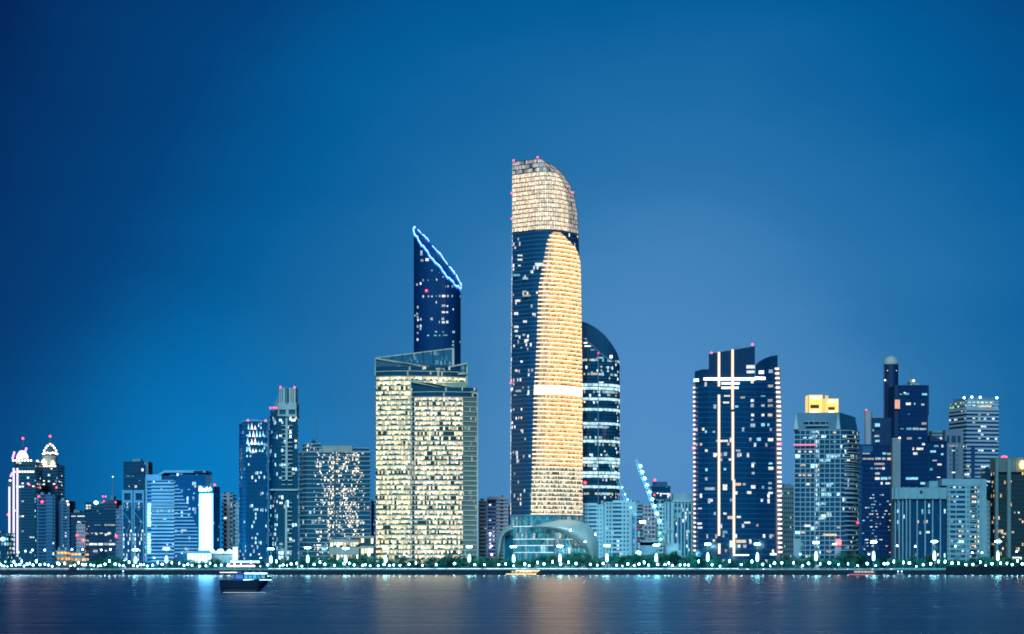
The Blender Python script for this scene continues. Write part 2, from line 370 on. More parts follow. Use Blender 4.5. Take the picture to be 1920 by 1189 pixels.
    # glowing crown: sixteen glazed storeys and their dark floor lines
    gc = glass('crown_glazing', p=1.3, cl=.3, st=1.35, a=(1., .78, .54), b=(1., .86, .68), c=(.95, .72, .48), base=(.06, .05, .035), mull=.3, blind=.1, rough=.25, det=.9, cw=1.45, vary=.45)
    gce = glass('crown_glazing_edge', p=1.1, cl=.6, st=.6, a=(1., .80, .62), b=(.95, .85, .75), c=(.6, .6, .62), base=(.07, .08, .09), mull=.3, blind=.1, rough=.25, det=1., cw=1.45, vary=.6)
    gcd = glass('crown_glazing_dim', p=.9, cl=.5, st=.55, a=(1., .84, .64), b=(.8, .8, .8), c=(.5, .5, .6), base=(.07, .09, .12), mull=.25, blind=.1, rough=.25, det=.9, cw=1.45)
    dk = wall('crown_floor_line', (.06, .06, .07), .6); pl = wall('crown_rib', (.38, .34, .28), .6)
    nc = 16; core = MB()
    for k in range(nc):
        a = 432+(298-432)*k/nc; b = 432+(298-432)*(k+1)/nc; h = (a-b)
        gm = gcd if k > 12 else gc
        m = loft(a-h*.16, b, 0, v0=k, only=range(0, 14)); loft(a-h*.16, b, 0, v0=k, only=range(14, 19), mi=1, m=m); m.build('crown_window_band', [gm, gce], root)
        m = MB(); loft(a, a-h*.16, .35, only=range(0, 3), m=m); loft(a, a-h*.12, .2, only=range(3, 18), m=m, mi=1)
        m.face(ring(a-h*.14, .15), mi=1); m.build('crown_floor_line', [dk, pl], root)
    m = MB(); m.face(ring(298, .1)); loft(298.6, 297.4, .25, m=m); m.build('crown_roof_rim', dk, root)
    m = MB()
    edge = [ring(py, .5)[-2] for py in range(298, 434, 6)]
    m.path(edge, .5, 5).build('crown_edge_rib', wall('edge_rib', (.2, .26, .32), .5), root)
    for px, py in ((963, 301), (1008, 295), (959.5, 362), (960, 410), (1074, 361), (958, 718)): warning(root, px, py, Y+(0 if px > 1000 else 12), 1.2)
    def yf(px): return Y+13*max(0, 992-px)/32-.25
    lit_windows(root, [(975, 479, 9, 3), (975, 487, 9, 4), (974, 498, 5, 3), (971, 516, 18, 5, 'c'), (985, 522, 10, 5), (984, 547, 8, 4), (989, 554, 18, 5, 'm'), (973, 564, 14, 5), (970, 588, 12, 6), (985, 603, 8, 5),
                       (971, 613, 14, 5), (970, 621, 10, 5), (972, 630, 12, 4), (983, 628, 6, 5), (978, 652, 3, 4), (980, 678, 8, 4, 'B'), (971, 695, 10, 5), (978, 733, 22, 5), (992, 740, 8, 3), (970, 741, 12, 2.5)], yf)
    lit_windows(root, [(1011, 496, 15, 7, 'w')], Y-6)
    # lobby storeys with teal light and white slab lines
    gt = glass('lobby_glazing', p=1.2, cl=.3, st=.34, a=(.05, .42, .54), b=(.12, .5, .62), c=(.6, .9, .95), base=TEAL, mull=.07, blind=0, det=.9, cw=2.2)
    wl = emit('lobby_slab_glow', (.7, .95, 1.), 1.2, noise=.3, nscale=.2); wd = wall('lobby_slab', (.3, .42, .48), .5)
    for k, (a, b) in enumerate(((965, 975), (975, 987), (987, 999), (999, 1011), (1011, 1023), (1023, 1036), (1036, 1064))):
        loft(b, a+.2, .0, v0=k, cw=2.2, only=range(1, 18)).build('lobby_glazing', gt, root)
        m = MB(); loft(b+.6, b-.6, .5, m=m, only=range(1, 18)); m.face(ring(b-.6, .5)); m.build('lobby_slab', wl if k in (1, 3, 4, 5) else wd, root)
    MB().prism([p[:2] for p in ring(966, .9)], Z(968, Y), Z(964.5, Y)).build('transfer_beam', wall('transfer_beam', (.2, .3, .38), .5), root)
    # two shell canopies at the foot
    shell = wall('shell_panel', (.60, .60, .56), .35, metal=.1, spec=.6, var=.12)
    nt = shell.node_tree; N = nt.nodes.new
    bs = next(n for n in nt.nodes if n.type == 'BSDF_PRINCIPLED'); uvn = N('ShaderNodeUVMap'); br = N('ShaderNodeTexBrick')
    br.inputs['Scale'].default_value = 1; br.inputs['Mortar Size'].default_value = .05; br.offset = 0; br.inputs['Brick Width'].default_value = .5; br.inputs['Row Height'].default_value = .25
    mp = N('ShaderNodeMapping'); mp.inputs['Scale'].default_value = (14, 5, 1); nt.links.new(uvn.outputs[0], mp.inputs[0]); nt.links.new(mp.outputs[0], br.inputs['Vector'])
    bp = N('ShaderNodeBump'); bp.inputs['Strength'].default_value = .6; bp.inputs['Distance'].default_value = .2; bp.invert = True
    nt.links.new(br.outputs['Fac'], bp.inputs['Height']); nt.links.new(bp.outputs[0], bs.inputs['Normal'])
    def shellsurf(T, B, dep, nu=26, nv=9, thick=.7):
        m = MB()
        def P(i, j, o=0):
            s = i/nu; t = j/nv; fx = s*(len(T)-1); a = min(int(fx), len(T)-2); f = fx-a
            tx, ty = [T[a][q]+(T[a+1][q]-T[a][q])*f for q in (0, 1)]; bx, by = [B[a][q]+(B[a+1][q]-B[a][q])*f for q in (0, 1)]
            px, py = tx+(bx-tx)*t, ty+(by-ty)*t
            d = dep(s, t)+o; return (X(px, 1585+d), 1585+d, Z(py, 1585+d))
        for o in (0, thick):
            for i in range(nu):
                for j in range(nv):
                    m.face([P(i, j, o), P(i+1, j, o), P(i+1, j+1, o), P(i, j+1, o)], [(i/nu, j/nv), ((i+1)/nu, j/nv), ((i+1)/nu, (j+1)/nv), (i/nu, (j+1)/nv)])
        for i in range(nu):
            for j in (0, nv): m.face([P(i, j), P(i+1, j), P(i+1, j, thick), P(i, j, thick)])
        for j in range(nv):
            for i in (0, nu): m.face([P(i, j), P(i, j+1), P(i, j+1, thick), P(i, j, thick)])
        return m
    T = [(993, 988), (1012, 983), (1032, 978), (1052, 975), (1072, 975), (1090, 978), (1104, 985), (1113, 995), (1119, 1008), (1122, 1024), (1122, 1050)]
    B = [(993, 988.5), (1012, 990), (1030, 993), (1046, 998), (1060, 1003), (1072, 1010), (1082, 1017), (1090, 1024), (1097, 1031), (1102, 1040), (1106, 1054)]
    shellsurf(T, B, lambda s, t: -2-16*math.sin(math.pi*t)*.6-8*math.sin(math.pi*s)+14*(1-t)).build('shell_canopy', shell, root, True)
    T = [(962, 983), (955, 985), (947, 990), (939, 998), (933, 1008), (930, 1020), (929, 1032), (931, 1046)]
    B = [(962, 1000), (957, 1001), (950, 1003), (945, 1009), (944, 1018), (943, 1028), (941, 1038), (936, 1050)]
    shellsurf(T, B, lambda s, t: 4-10*math.sin(math.pi*t)+8*(1-s)).build('shell_canopy', shell, root, True)
    m = MB(); gt2 = glass('atrium_glazing', p=1.1, cl=.4, st=.5, a=(.02, .5, .66), b=(.35, .8, .9), c=(.9, 1, 1), base=TEAL, mull=.12, blind=.1, cw=2.5)
    for k in range(5):
        m = MB(); z0, z1 = G0+k*6.2, G0+k*6.2+5.7; fp = hull_px([(1040, 4), (1062, -2), (1085, 2), (1104, 12)], 1585)
        for (a, b) in zip(fp, fp[1:]): 
            if k < 4 or a[0] < X(1058, 1585): m.face([(*a, z0), (*b, z0), (*b, z1), (*a, z1)], [(a[0]/2.5, k), (b[0]/2.5, k), (b[0]/2.5, k+.99), (a[0]/2.5, k+.99)])
        m.build('atrium_glazing', gt2, root)
    MB().prism(hull_px([(1038, 6), (1062, 0), (1085, 4), (1103, 14), (1100, 30), (1038, 30)], 1585), G0, G0+24).build('atrium_wall', wall('atrium_core', (.08, .2, .26), .5), root)
    for (a, b) in (((1064, 1007), (1074, 1035)), ((1044, 1000), (1050, 1040))):
        MB().beam((X(a[0], 1576), 1576, Z(a[1], 1576)), (X(b[0], 1576), 1576, Z(b[1], 1576)), 1.).build('leaning_strut', WHITEW, root)
    MB().prism(hull_px([(945, 4), (962, 2), (962, 20), (945, 20)], 1590), G0, Z(1003, 1590)).build('side_wing', glass('wing_glazing', p=.5, st=.3, a=(0, .4, .6), b=(.2, .6, .8), base=TEAL, cw=.12), root)
    up = emit('canopy_fill_glow', (.9, 1., 1.), 60, sample=True)  # lamps added to brighten the shell canopy
    for px, py in ((1097, 1016), (1116, 1002), (1070, 994)):
        MB().lathe((X(px, 1562), 1562, Z(py, 1562)), [(.01, -.5), (.5, -.2), (.5, .2), (.01, .5)], 8).build('canopy_fill_lamp', up, root)
central_tower()

# ------------------------------------------------------------------ cream lit office pair
def office_pair():
    Y = 1570.; root = thing('office_block', 'broad cream lit office block of two overlapping slabs with slanted roof frames', 'office building', base(800, Y))
    beige = wall('beige_frame', (.85, .56, .42), .5); slabw = wall('white_slab_edge', (.8, .62, .46), .6)
    ga = glass('office_glazing_yellowish', p=.95, cl=.5, fv=.6, st=1.15, a=(1., .85, .48), b=(.97, .91, .62), c=(1., .98, .85), base=(.09, .075, .05), mull=.1, blind=.5, det=.7, cw=1.7, vary=.8)
    gb = glass('office_glazing_warm', p=.95, cl=.55, fv=.6, st=1.2, a=(1., .80, .48), b=(1., .88, .66), c=(1., 1., .95), base=(.10, .075, .055), mull=.12, blind=.5, det=.7, cw=1.5, vary=.8)
    gd = glass('office_glazing_dark', p=.05, cl=.1, st=.6, a=CG, b=CW, base=(.025, .07, .12), mull=.12, cw=1.5)
    gl = glass('office_louvre_side', p=.06, cl=.05, st=.5, a=CG, b=CW, base=(.30, .20, .17), mull=.3, rough=.4, cw=.8)
    def slabtower(foot, segs, segs_top, y0, y1, n, ntop, wname):
        storeys(root, foot, Z(y0, Y), Z(y1, Y), n, slabw, segs, sill=.2, ins=.7, wname=wname)
        fh = (Z(y1, Y)-Z(y0, Y))/n
        storeys(root, foot, Z(y1, Y)+.01, Z(y1, Y)+fh*ntop, ntop, slabw, segs_top, sill=.14, ins=.7, first=50, wname=wname, cap=False)
    fa = hull_px([(703.5, 14), (717, 10.5), (735, 8), (752, 7), (771, 7), (810, 10), (848, 14), (876, 22), (876, 60), (704, 60)], Y)
    sa = [(i, 0, 1, ga) for i in range(7)]; sd = [(i, 0, 1, gd) for i in range(7)]
    slabtower(fa, sa, sd, 1060, 704, 38, 2, 'rear_slab_wall')
    fb = hull_px([(771, 2), (782, 0), (800, -2), (820, -3), (845, -2), (868, 0), (895, 4), (895, 50), (771, 50)], Y)
    sb = [(0, 0, .5, gd), (0, .5, 1, gb)]+[(i, 0, 1, gb) for i in range(1, 5)]+[(5, 0, 1, gl)]; sbd = [(i, 0, 1, gd) for i in range(6)]
    slabtower(fb, sb, sbd, 1060, 745, 34, 2, 'front_slab_wall')
    def P(px, py, d): return (X(px, Y+d), Y+d, Z(py, Y+d))
    def panel(pts, name, mt): MB().face([P(*p) for p in pts], [((p[0])/3.2, p[1]/9.) for p in pts]).build(name, mt, root)
    scr = glass('roof_screen_glazing', p=.18, cl=.5, st=.25, a=(.3, .6, .7), b=(.5, .75, .85), base=(.05, .14, .22), mull=.08, cw=1)
    # rear slab: sloping front parapet, high back screen
    panel([(704, 686, 12), (848, 686, 12), (822, 692, 12), (765, 682, 10), (704, 672, 13)], 'parapet_glazing', gd)
    panel([(704, 690, 34), (846, 690, 34), (846, 654, 34), (704, 671, 34)], 'roof_screen', scr)
    fr = MB()
    for a, b, w in (((703.5, 672, 12), (822, 692, 12), 1.5), ((704, 671.5, 34), (850, 653.5, 34), 1.1), ((849.5, 653, 34), (849.5, 694, 34), 2.2), ((822, 692, 12), (876, 681.5, 20), 1.4), ((822, 690, 12), (822, 706, 12), 1.8), ((875.5, 681.5, 21), (875.5, 735, 21), 1.1), ((703.7, 672, 13), (703.7, 704, 13), .9)):
        fr.beam(P(*a), P(*b), w)
    fr.build('roof_frame', beige, root)
    for px in (716, 735, 754, 774, 793, 812, 831): MB().beam(P(px, 690, 33.5), P(px, lerp([(704, 671), (850, 653)], px), 33.5), .9).build('screen_post', DARKM, root)
    panel([(823, 706, 13), (875, 706, 21), (875, 683, 21), (823, 693, 13)], 'parapet_glazing', scr)
    panel([(823, 738, 14), (874, 738, 22), (874, 706, 22), (823, 706, 14)], 'parapet_glazing', gd)
    # front slab: crossing roof beams
    panel([(771, 728, 2), (895, 742, 4), (850, 727, -1), (800, 717, -1), (771, 715, 2)], 'parapet_glazing', gd)
    fr = MB()
    for a, b, w in (((770.5, 715, 1), (896, 738, 4), 1.9), ((770.5, 714, 16), (822, 704, 16), 1.2), ((822, 705, 15), (876, 700, 20), 1.4), ((770.3, 713, 1), (770.3, 1060, 1), .9), ((895.3, 738, 3.5), (895.3, 1060, 3.5), 1.2), ((822, 704, 14), (822, 728, 4), 1.0), ((806, 708, 14), (806, 722, 2), .6)):
        fr.beam(P(*a), P(*b), w)
    fr.build('roof_frame', beige, root)
    hot = emit('roof_floodlight', (1., .86, .6), 16, sample=True)
    for px, py in ((826, 713), (815, 716), (833, 727)): MB().lathe(P(px, py, 6), [(.01, -.8), (.9, -.2), (.9, .2), (.01, .8)], 8).build('roof_floodlight', hot, root)
    MB().box(X(806, Y), X(874, Y), Y+6, Y+30, Z(738, Y), Z(716, Y)).build('plant_room', wall('plant_room', (.5, .42, .3), .7), root)
    for a, b in (((771, 716, 3), (755, 1052, 3)),): MB().beam(P(762, 985, 4), P(752, 1055, -2), .8).build('leaning_column', beige, root)
    mast(root, 851, 653, 640, Y+34, .3)
office_pair()

# ------------------------------------------------------------------ dark blue tower with the slanted LED roof
def slanted_tower():
    Y = 1900.; root = thing('skyscraper', 'dark blue tower behind the cream office block, slanted roof outlined in blue light', 'skyscraper', base(820, Y))
    cx, cy, hw, hd = X(820, Y+20), Y+20, S(44.2, Y+20), 20.; zc = Z(484, Y+20)
    def zt(x, y): return zc-(x-cx)/hw*S(54.5, Y)+(y-cy)*.42
    n = 44; pl = []
    for i in range(n):
        t = 2*math.pi*i/n; c, s = math.cos(t), math.sin(t); pl.append((cx+hw*math.copysign(abs(c)**.8, c), cy+hd*math.copysign(abs(s)**.8, s)))
    m = MB(); d = 0
    curtain = glass('slanted_tower_glazing', p=.0, cl=.0, fv=0, st=0, base=(.004, .038, .13), mull=.1, ior=1.85, rough=.2)
    m.prism(pl, G0, [zt(*p) for p in pl], top=False); m.build('wall', curtain, root)
    MB().face([(*p, zt(*p)-.3) for p in pl]).build('roof', wall('slanted_roof', (.02, .14, .5), .5), root)  # LED glow put into the blue roof colour
    led = emit('blue_led', (.16, .36, 1.), 5., sample=True); led2 = emit('blue_led_halo', (.01, .12, 1.), 2.2)
    def rim(t0, t1):
        pts = []; k = max(3, int((t1-t0)/.07))
        for i in range(k+1):
            t = t0+(t1-t0)*i/k; c, s = math.cos(t), math.sin(t); x, y = cx+(hw+.3)*math.copysign(abs(c)**.8, c), cy+(hd+.3)*math.copysign(abs(s)**.8, s)
            pts.append((x, y, zt(x, y)+.4+.9*math.sin(i*.9)+.7*math.sin(i*2.3)))
        MB().path(pts, .45, 6).build('led_strip', led, root)
        MB().path([(p[0], p[1], p[2]-1.5) for p in pts], .7, 5).build('led_halo', led2, root)  # emissive tube stands in for the blue halo of the strip
    rim(math.pi*1.02, math.pi*1.985); rim(.12, .75); rim(.85, 1.75); rim(1.88, 2.5); rim(2.75, 3.1)
    zl = [(440, 295, 22, 45), (445, 350, 25, 18), (480, 345, 24, 24), (515, 425, 10, 10), (450, 497, 8, 18), (486, 497, 4, 8), (550, 493, 6, 18), (568, 440, 5, 6, 'c'), (598, 473, 12, 6, 'c'), (432, 522, 16, 22), (405, 530, 14, 18), (634, 543, 10, 18), (664, 543, 14, 18), (617, 545, 4, 14),
          (450, 618, 10, 18), (489, 618, 10, 16), (515, 618, 8, 14), (547, 615, 6, 8), (572, 615, 10, 20), (602, 615, 28, 20), (633, 615, 12, 20), (664, 615, 14, 18), (720, 617, 6, 18), (547, 662, 6, 20), (410, 698, 12, 22), (602, 686, 28, 20), (630, 690, 10, 14), (672, 714, 8, 16), (600, 735, 24, 16), (628, 735, 16, 14),
          (407, 748, 16, 20), (410, 772, 16, 18), (388, 760, 4, 12), (412, 792, 12, 20), (432, 788, 12, 20), (513, 785, 18, 22), (597, 785, 18, 24), (600, 810, 22, 18), (628, 808, 18, 22), (570, 808, 6, 20, 'c'), (410, 842, 14, 22), (432, 838, 12, 24), (430, 860, 10, 20), (545, 880, 16, 10, 'c'), (598, 882, 10, 10, 'c'), (670, 882, 30, 20), (410, 890, 12, 16),
          (487, 908, 14, 10, 'c'), (540, 908, 24, 12, 'c'), (572, 908, 8, 10, 'c'), (610, 906, 40, 10, 'c'), (410, 938, 16, 20), (670, 955, 20, 20), (720, 957, 8, 20), (668, 980, 20, 14), (535, 290, 14, 4), (580, 400, 14, 8), (622, 405, 18, 8)]
    def yf(px):
        c = max(-.999, min(.999, (X(px, Y)-cx)/hw)); s = (max(0, 1-abs(c)**2.5))**(.4); return cy-hd*s-.1
    lit_windows(root, zl[:-3], yf, 3.963, 680, 400)
    w = MB().box(X(818, Y), X(823, Y), Y-.6, Y-.1, Z(548, Y), Z(542, Y))
    warning(root, 799.5, 545, yf(799.5)-1, 1.8)
    MB().beam((X(800, Y+10), Y+10, zt(X(800, Y+10), Y+10)-.2), (X(836, Y+25), Y+25, zt(X(836, Y+25), Y+25)), .6).build('roof_track', STEEL, root)
slanted_tower()

# ------------------------------------------------------------------ round topped tower right behind the gold one
def dome_tower():
    Y = 1750.; root = thing('skyscraper', 'round topped dark glass tower with white lit floors, partly behind the gold tower', 'skyscraper', base(1120, Y))
    cx, hw, cy, hd = X(1106, Y+24), S(57, Y), Y+24, 24.; n = 48
    PR = [(600, 1078), (606, 1100), (613, 1113), (622, 1126), (632, 1136), (645, 1147), (658, 1156), (668, 1160), (680, 1162.5), (1060, 1163)]
    def ring(py, sc=1., off=0):
        xr = X(lerp(PR, py), cy); z = Z(py, Y); r = hw-off; out = []
        for i in range(n):
            t = 2*math.pi*i/n; out.append((min(cx+r*math.cos(t), xr-off*.3), cy+(hd-off)*math.sin(t), z))
        return out
    def loft(a, b, m, off=0, v0=0, cw=1.7, mi=0):
        A, B = ring(a, 1, off), ring(b, 1, off); d = 0
        for i in range(n):
            j = (i+1) % n; l = math.dist(A[i], A[j]); m.face([A[i], A[j], B[j], B[i]], [(d/cw, v0), ((d+l)/cw, v0), ((d+l)/cw, v0+.99), (d/cw, v0+.99)], mi); d += l
        return m
    w = MB()
    for a, b in zip([1064]+list(range(950, 640, -8)), list(range(950, 640, -8))+[640]): loft(a, b, w, .6)
    w.build('wall', NAVYW, root)
    dim = glass('round_tower_glazing', p=.05, cl=.12, st=1.2, a=(.7, .9, 1.), b=(.5, .8, 1.), base=(.015, .13, .24), mull=.12, ior=1.9)
    on = glass('round_tower_lit_glazing', p=1.15, cl=.4, st=1.05, a=(.6, .92, 1.), b=(.75, 1., 1.), c=(.4, .8, .95), base=TEAL, mull=.06, blind=.15, det=.6, vary=.5)
    half = glass('round_tower_half_lit_glazing', p=.6, cl=.8, st=.7, a=(.6, .9, 1.), b=(.45, .85, 1.), base=TEAL, mull=.1, blind=.3, vary=.6)
    rows = {676: half, 705: half, 724: on, 731: on, 738: half, 745: on, 751: on, 765: on, 794: on, 801: half, 820: half, 827: on, 833: half, 862: on, 868: on, 876: half, 888: on, 895: on, 916: on, 928: half}
    py = 672.
    k = 0
    while py < 945:
        key = next((r for r in rows if abs(r-py-3.3) < 3.3), None)
        m = MB(); loft(py+6.1, py+.7, m, 0, k); m.build('window_band', rows[key] if key else dim, root); py += 6.6; k += 1
    m = MB()
    for i in range(12): loft(672-i*6, 666-i*6, m, 0)
    m.face(ring(600)); m.build('dome', wall('dome_cladding', (.035, .12, .22), .25, spec=.7), root, True)
    # inclined rim where the dome meets the storeys
    pts = [(X(px, Y-1), Y-1.5-0*px, Z(py, Y)) for px, py in ((1093, 633), (1102, 640), (1112, 649), (1122, 659), (1132, 667), (1142, 673), (1152, 677), (1162, 678))]
    pts = [(p[0], cy-hd*math.sqrt(max(0, 1-((p[0]-cx)/hw)**2))-.4, p[2]) for p in pts]
    MB().path(pts, .45, 5).build('dome_rim', PALEB, root)
    yf = lambda px: cy-hd*math.sqrt(max(0.02, 1-((X(px, Y)-cx)/hw)**2))-.3
    MB().box(X(1121, Y), X(1122.6, Y), yf(1122)-.3, yf(1122)+1, Z(950, Y), Z(662, Y)).build('vertical_seam', wall('seam_metal', (.4, .45, .5), .5), root)
    lit_windows(root, [(1098, 635, 4, 2, 'c'), (1098, 643, 7, 3, 'B'), (1102, 649, 12, 2.5, 'B'), (1111, 656, 7, 2.5, 'w'), (1124, 671, 15, 3, 'c'), (1145, 669, 7, 7, 'B'), (1138, 689, 3, 3, 'w'), (1146, 689, 7, 2.5, 'w'), (1127, 717, 10, 2, 'B'), (1130, 698, 2, 2), (1110, 698, 2, 2)], yf)
    warning(root, 1097, 905, yf(1097)-1, 2.0); warning(root, 1122, 662, yf(1122)-1, .8)
dome_tower()

# ------------------------------------------------------------------ dark tower with vertical light bars
def bar_tower():
    Y = 1600.; root = thing('skyscraper', 'dark blue tower crossed by two tall white light bars, glowing ledges on both edges', 'skyscraper', base(1382, Y))
    gb = glass('bar_tower_glazing', p=.012, cl=.03, st=.8, a=CW, b=CC, base=(.004, .038, .10), mull=.07, ior=1.85, cw=2.0); line = wall('bar_tower_slab_line', (.015, .12, .26), .4)
    foot = hull_px([(1303, 6), (1327, 1), (1345, 0), (1400, 0), (1418, 1), (1459, 7), (1461, 34), (1303, 34)], Y)
    storeys(root, foot, G0, Z(716, Y), 37, line, [(i, 0, 1, gb) for i in range(6)], sill=.1, ins=.25)
    body = wall('bar_tower_top', (.005, .038, .10), .3, spec=.6)
    def topblock(a, b, ya, yb, y1, d0, d1):
        p = hull_px([(a, d0), (b, d0), (b, d1), (a, d1)], Y); MB().prism(p, Z(y1, Y), [Z(ya, Y), Z(yb, Y), Z(yb, Y), Z(ya, Y)]).build('roof_block', body, root)
    topblock(1329, 1415.5, 663.5, 649, 716, .4, 30)
    p = hull_px([(1302.5, 5.5), (1316, 3), (1329, 1), (1329, 30), (1302.5, 30)], Y); MB().prism(p, Z(716, Y), [Z(695.5, Y), Z(692, Y), Z(692, Y), Z(692, Y), Z(695.5, Y)]).build('roof_block', body, root)
    p = hull_px([(1416.5, 1), (1424, 2), (1432, 3), (1444, 5), (1458, 6.5), (1458, 32), (1416.5, 32)], Y); MB().prism(p, Z(716, Y), [Z(q, Y) for q in (684, 677, 672, 667, 664, 664, 684)]).build('roof_block', body, root)
    bar = emit('light_bar_warm', (1., .70, .45), 1.75, sample=False); wh = emit('light_bar_white', (.93, 1., 1.), 3.0); bc = emit('light_bar_edge', (1., .45, .12), .8)
    def vbar(px, y0, y1):
        MB().box(X(px-1.25, Y), X(px+1.25, Y), Y-1.4, Y-.5, Z(y1, Y), Z(y0, Y)).build('light_bar', bar, root)
        MB().box(X(px-2.5, Y), X(px+2.5, Y), Y-.5, Y+.3, Z(y1+1, Y), Z(y0-1, Y)).build('light_bar_channel', bc, root)
    for px, y0, y1 in ((1348, 661, 724), (1348, 741, 1004), (1348.5, 1020, 1038), (1373.5, 656, 767), (1374, 773, 900), (1376, 900, 1038)): vbar(px, y0, y1)
    MB().box(X(1319, Y), X(1416, Y), Y-1.1, Y-.3, Z(713, Y), Z(708.5, Y)).build('light_bar', wh, root)
    MB().prism(hull_px([(1415, -.2), (1435, 2), (1435, 3), (1415, .6)], Y), Z(711.5, Y), Z(706.5, Y)).build('light_bar', wh, root)
    MB().prism(hull_px([(1301, 5.2), (1310, 3.4), (1310, 4.2), (1301, 6)], Y), Z(714.5, Y), Z(709.5, Y)).build('light_bar', wh, root)
    led = emit('ledge_light', (1., .72, .68), 2.2, sample=False); ledr = emit('ledge_lamp', (1., .76, .66), 2.2)
    for i in range(36):
        py = 726+i*8.75; px = 1302.3+i*.03
        MB().box(X(px-1.8, Y), X(px+1.8, Y), Y+3.2, Y+5.2, Z(py+1.3, Y), Z(py-1.3, Y)).build('ledge_light', led, root)
    for i in range(40):
        py = 690+i*8.85; px = lerp([(690, 1457), (760, 1460.5), (1040, 1463)], py)
        MB().prism(hull_px([(px-4, 5.2), (px+3.6, 5.6), (px+3.6, 8.5), (px-4, 8)], Y), Z(py+1.6, Y), Z(py-1.4, Y)).build('ledge_light', ledr, root)
    MB().prism(hull_px([(1455, 6), (1463, 7), (1463, 12), (1455, 12)], Y), G0, Z(690, Y)).build('ledge_fin', wall('ledge_fin', (.25, .17, .18), .6), root)
    MB().prism(hull_px([(1301, 5.5), (1304, 5.4), (1304, 9), (1301, 9)], Y), G0, Z(718, Y)).build('ledge_fin', MATS['ledge_fin'], root)
    zl = [(337, 153, 42, 20), (337, 178, 40, 16), (384, 180, 38, 20, 'B'), (433, 175, 28, 20), (238, 235, 90, 14, 'B'), (235, 257, 85, 14, 'B'), (345, 228, 14, 16), (430, 248, 36, 16, 'm'), (298, 305, 22, 12, 'm'), (220, 297, 30, 8), (215, 330, 30, 10), (395, 298, 30, 8, 'c'), (430, 320, 30, 16, 'm'), (345, 320, 16, 16), (345, 345, 16, 20), (397, 345, 18, 14), (430, 345, 34, 14, 'm'),
          (160, 350, 14, 24), (268, 350, 16, 12, 'c'), (430, 392, 30, 16, 'm'), (398, 392, 14, 14), (347, 392, 14, 16), (345, 415, 12, 12), (348, 443, 24, 20), (397, 440, 20, 18, 'c'), (425, 440, 10, 14, 'c'), (115, 475, 10, 16, 'c'), (155, 475, 10, 12), (375, 512, 26, 18, 'c'), (430, 514, 38, 18), (205, 520, 40, 12), (170, 520, 10, 12), (118, 568, 14, 14), (160, 590, 16, 24), (212, 585, 18, 22), (275, 568, 22, 12), (235, 612, 12, 12), (352, 632, 16, 12),
          (433, 632, 24, 10, 'c'), (432, 656, 36, 18), (118, 663, 12, 18, 'c'), (210, 660, 12, 14, 'c'), (118, 708, 14, 18), (350, 680, 14, 14), (140, 757, 60, 16), (210, 750, 22, 34), (275, 735, 28, 16, 'm'), (305, 735, 14, 12), (350, 748, 22, 20), (398, 750, 12, 16, 'c'), (432, 730, 20, 12), (432, 755, 18, 14), (330, 776, 22, 16), (432, 778, 30, 12), (266, 778, 12, 18), (90, 855, 24, 8), (210, 880, 16, 12), (236, 900, 26, 18, 'm'), (160, 880, 10, 18), (278, 897, 20, 12), (90, 930, 36, 12), (92, 950, 34, 12), (320, 925, 30, 10), (210, 972, 24, 16, 'c'), (435, 993, 14, 12, 'c'),
          (290, 1018, 50, 18, 'm'), (280, 1042, 14, 18), (308, 1042, 16, 18), (240, 1030, 14, 38), (440, 1082, 50, 12, 'B'), (290, 1086, 80, 8, 'B')]
    yf = lambda px: Y+lerp([(1303, 6), (1327, 1), (1345, 0), (1400, 0), (1418, 1), (1459, 7)], px)-.1
    lit_windows(root, zl, yf, 2.643, 1280, 630)
    for px, py, d in ((1334, 662, 1), (1411, 646, 1), (1300, 840, 4), (1464, 832, 5)): warning(root, px, py, Y+d, 1.4)
    MB().beam((X(1368, Y+10), Y+10, Z(657, Y)), (X(1387, Y+10), Y+10, Z(646.5, Y)), .5).build('maintenance_crane', STEEL, root)
    MB().beam((X(1445, Y+10), Y+10, Z(668, Y)), (X(1449, Y+10), Y+10, Z(659, Y)), .4).build('maintenance_crane', STEEL, root)
bar_tower()

# ------------------------------------------------------------------ remaining buildings
def simple(label, px0, px1, py, Y, dep, n, wm, gm, sill=.3, piers=0, ins=.6, pw=.8, name='building', cat='building', foot=None, sides=True, pm=None, glist=None, base_py=None, group=None, cap=True):
    root = thing(name, label, cat, base((px0+px1)/2, Y), group)
    foot = foot or rect(px0, px1, Y, dep); ne = len(foot)
    segs = glist or [(i, 0, 1, gm) for i in range(ne) if i != ne-2 or ne > 4]
    pr = [(0, (i+.5)/piers) for i in range(piers)] if piers else ()
    rp_ = random.Random(int(px0*7+py)); zr = Z(py, Y)+.4; wpx = px1-px0
    for q in range(3 if wpx > 9 else 1):
        a = px0+wpx*rp_.uniform(.1, .65); bw = wpx*rp_.uniform(.1, .24); hh = rp_.uniform(1.2, 3.2)
        MB().box(X(a, Y), X(a+bw, Y), Y+dep*rp_.uniform(.15, .3), Y+dep*rp_.uniform(.5, .8), zr, zr+hh).build('roof_plant', ROOFM if q % 2 else GREYW, root)
    if wpx > 12: mast(root, px0+wpx*rp_.uniform(.2, .8), py, py-rp_.uniform(3, 7), Y+dep*.4, .16, 'roof_aerial')
    storeys(root, foot, G0, Z(py, Y), n, wm, segs, sill=sill, ins=ins, piers=pr, pw=pw, pm=pm, cap=cap, spans=bool(glist))
    return root
def blockpart(root, a, b, y0, y1, Y, d0, d1, m, name='roof_block'):
    return MB().prism([(X(a, Y), Y+d0), (X(b, Y), Y+d0), (X(b, Y), Y+d1), (X(a, Y), Y+d1)], Z(y1, Y), Z(y0, Y)).build(name, m, root)
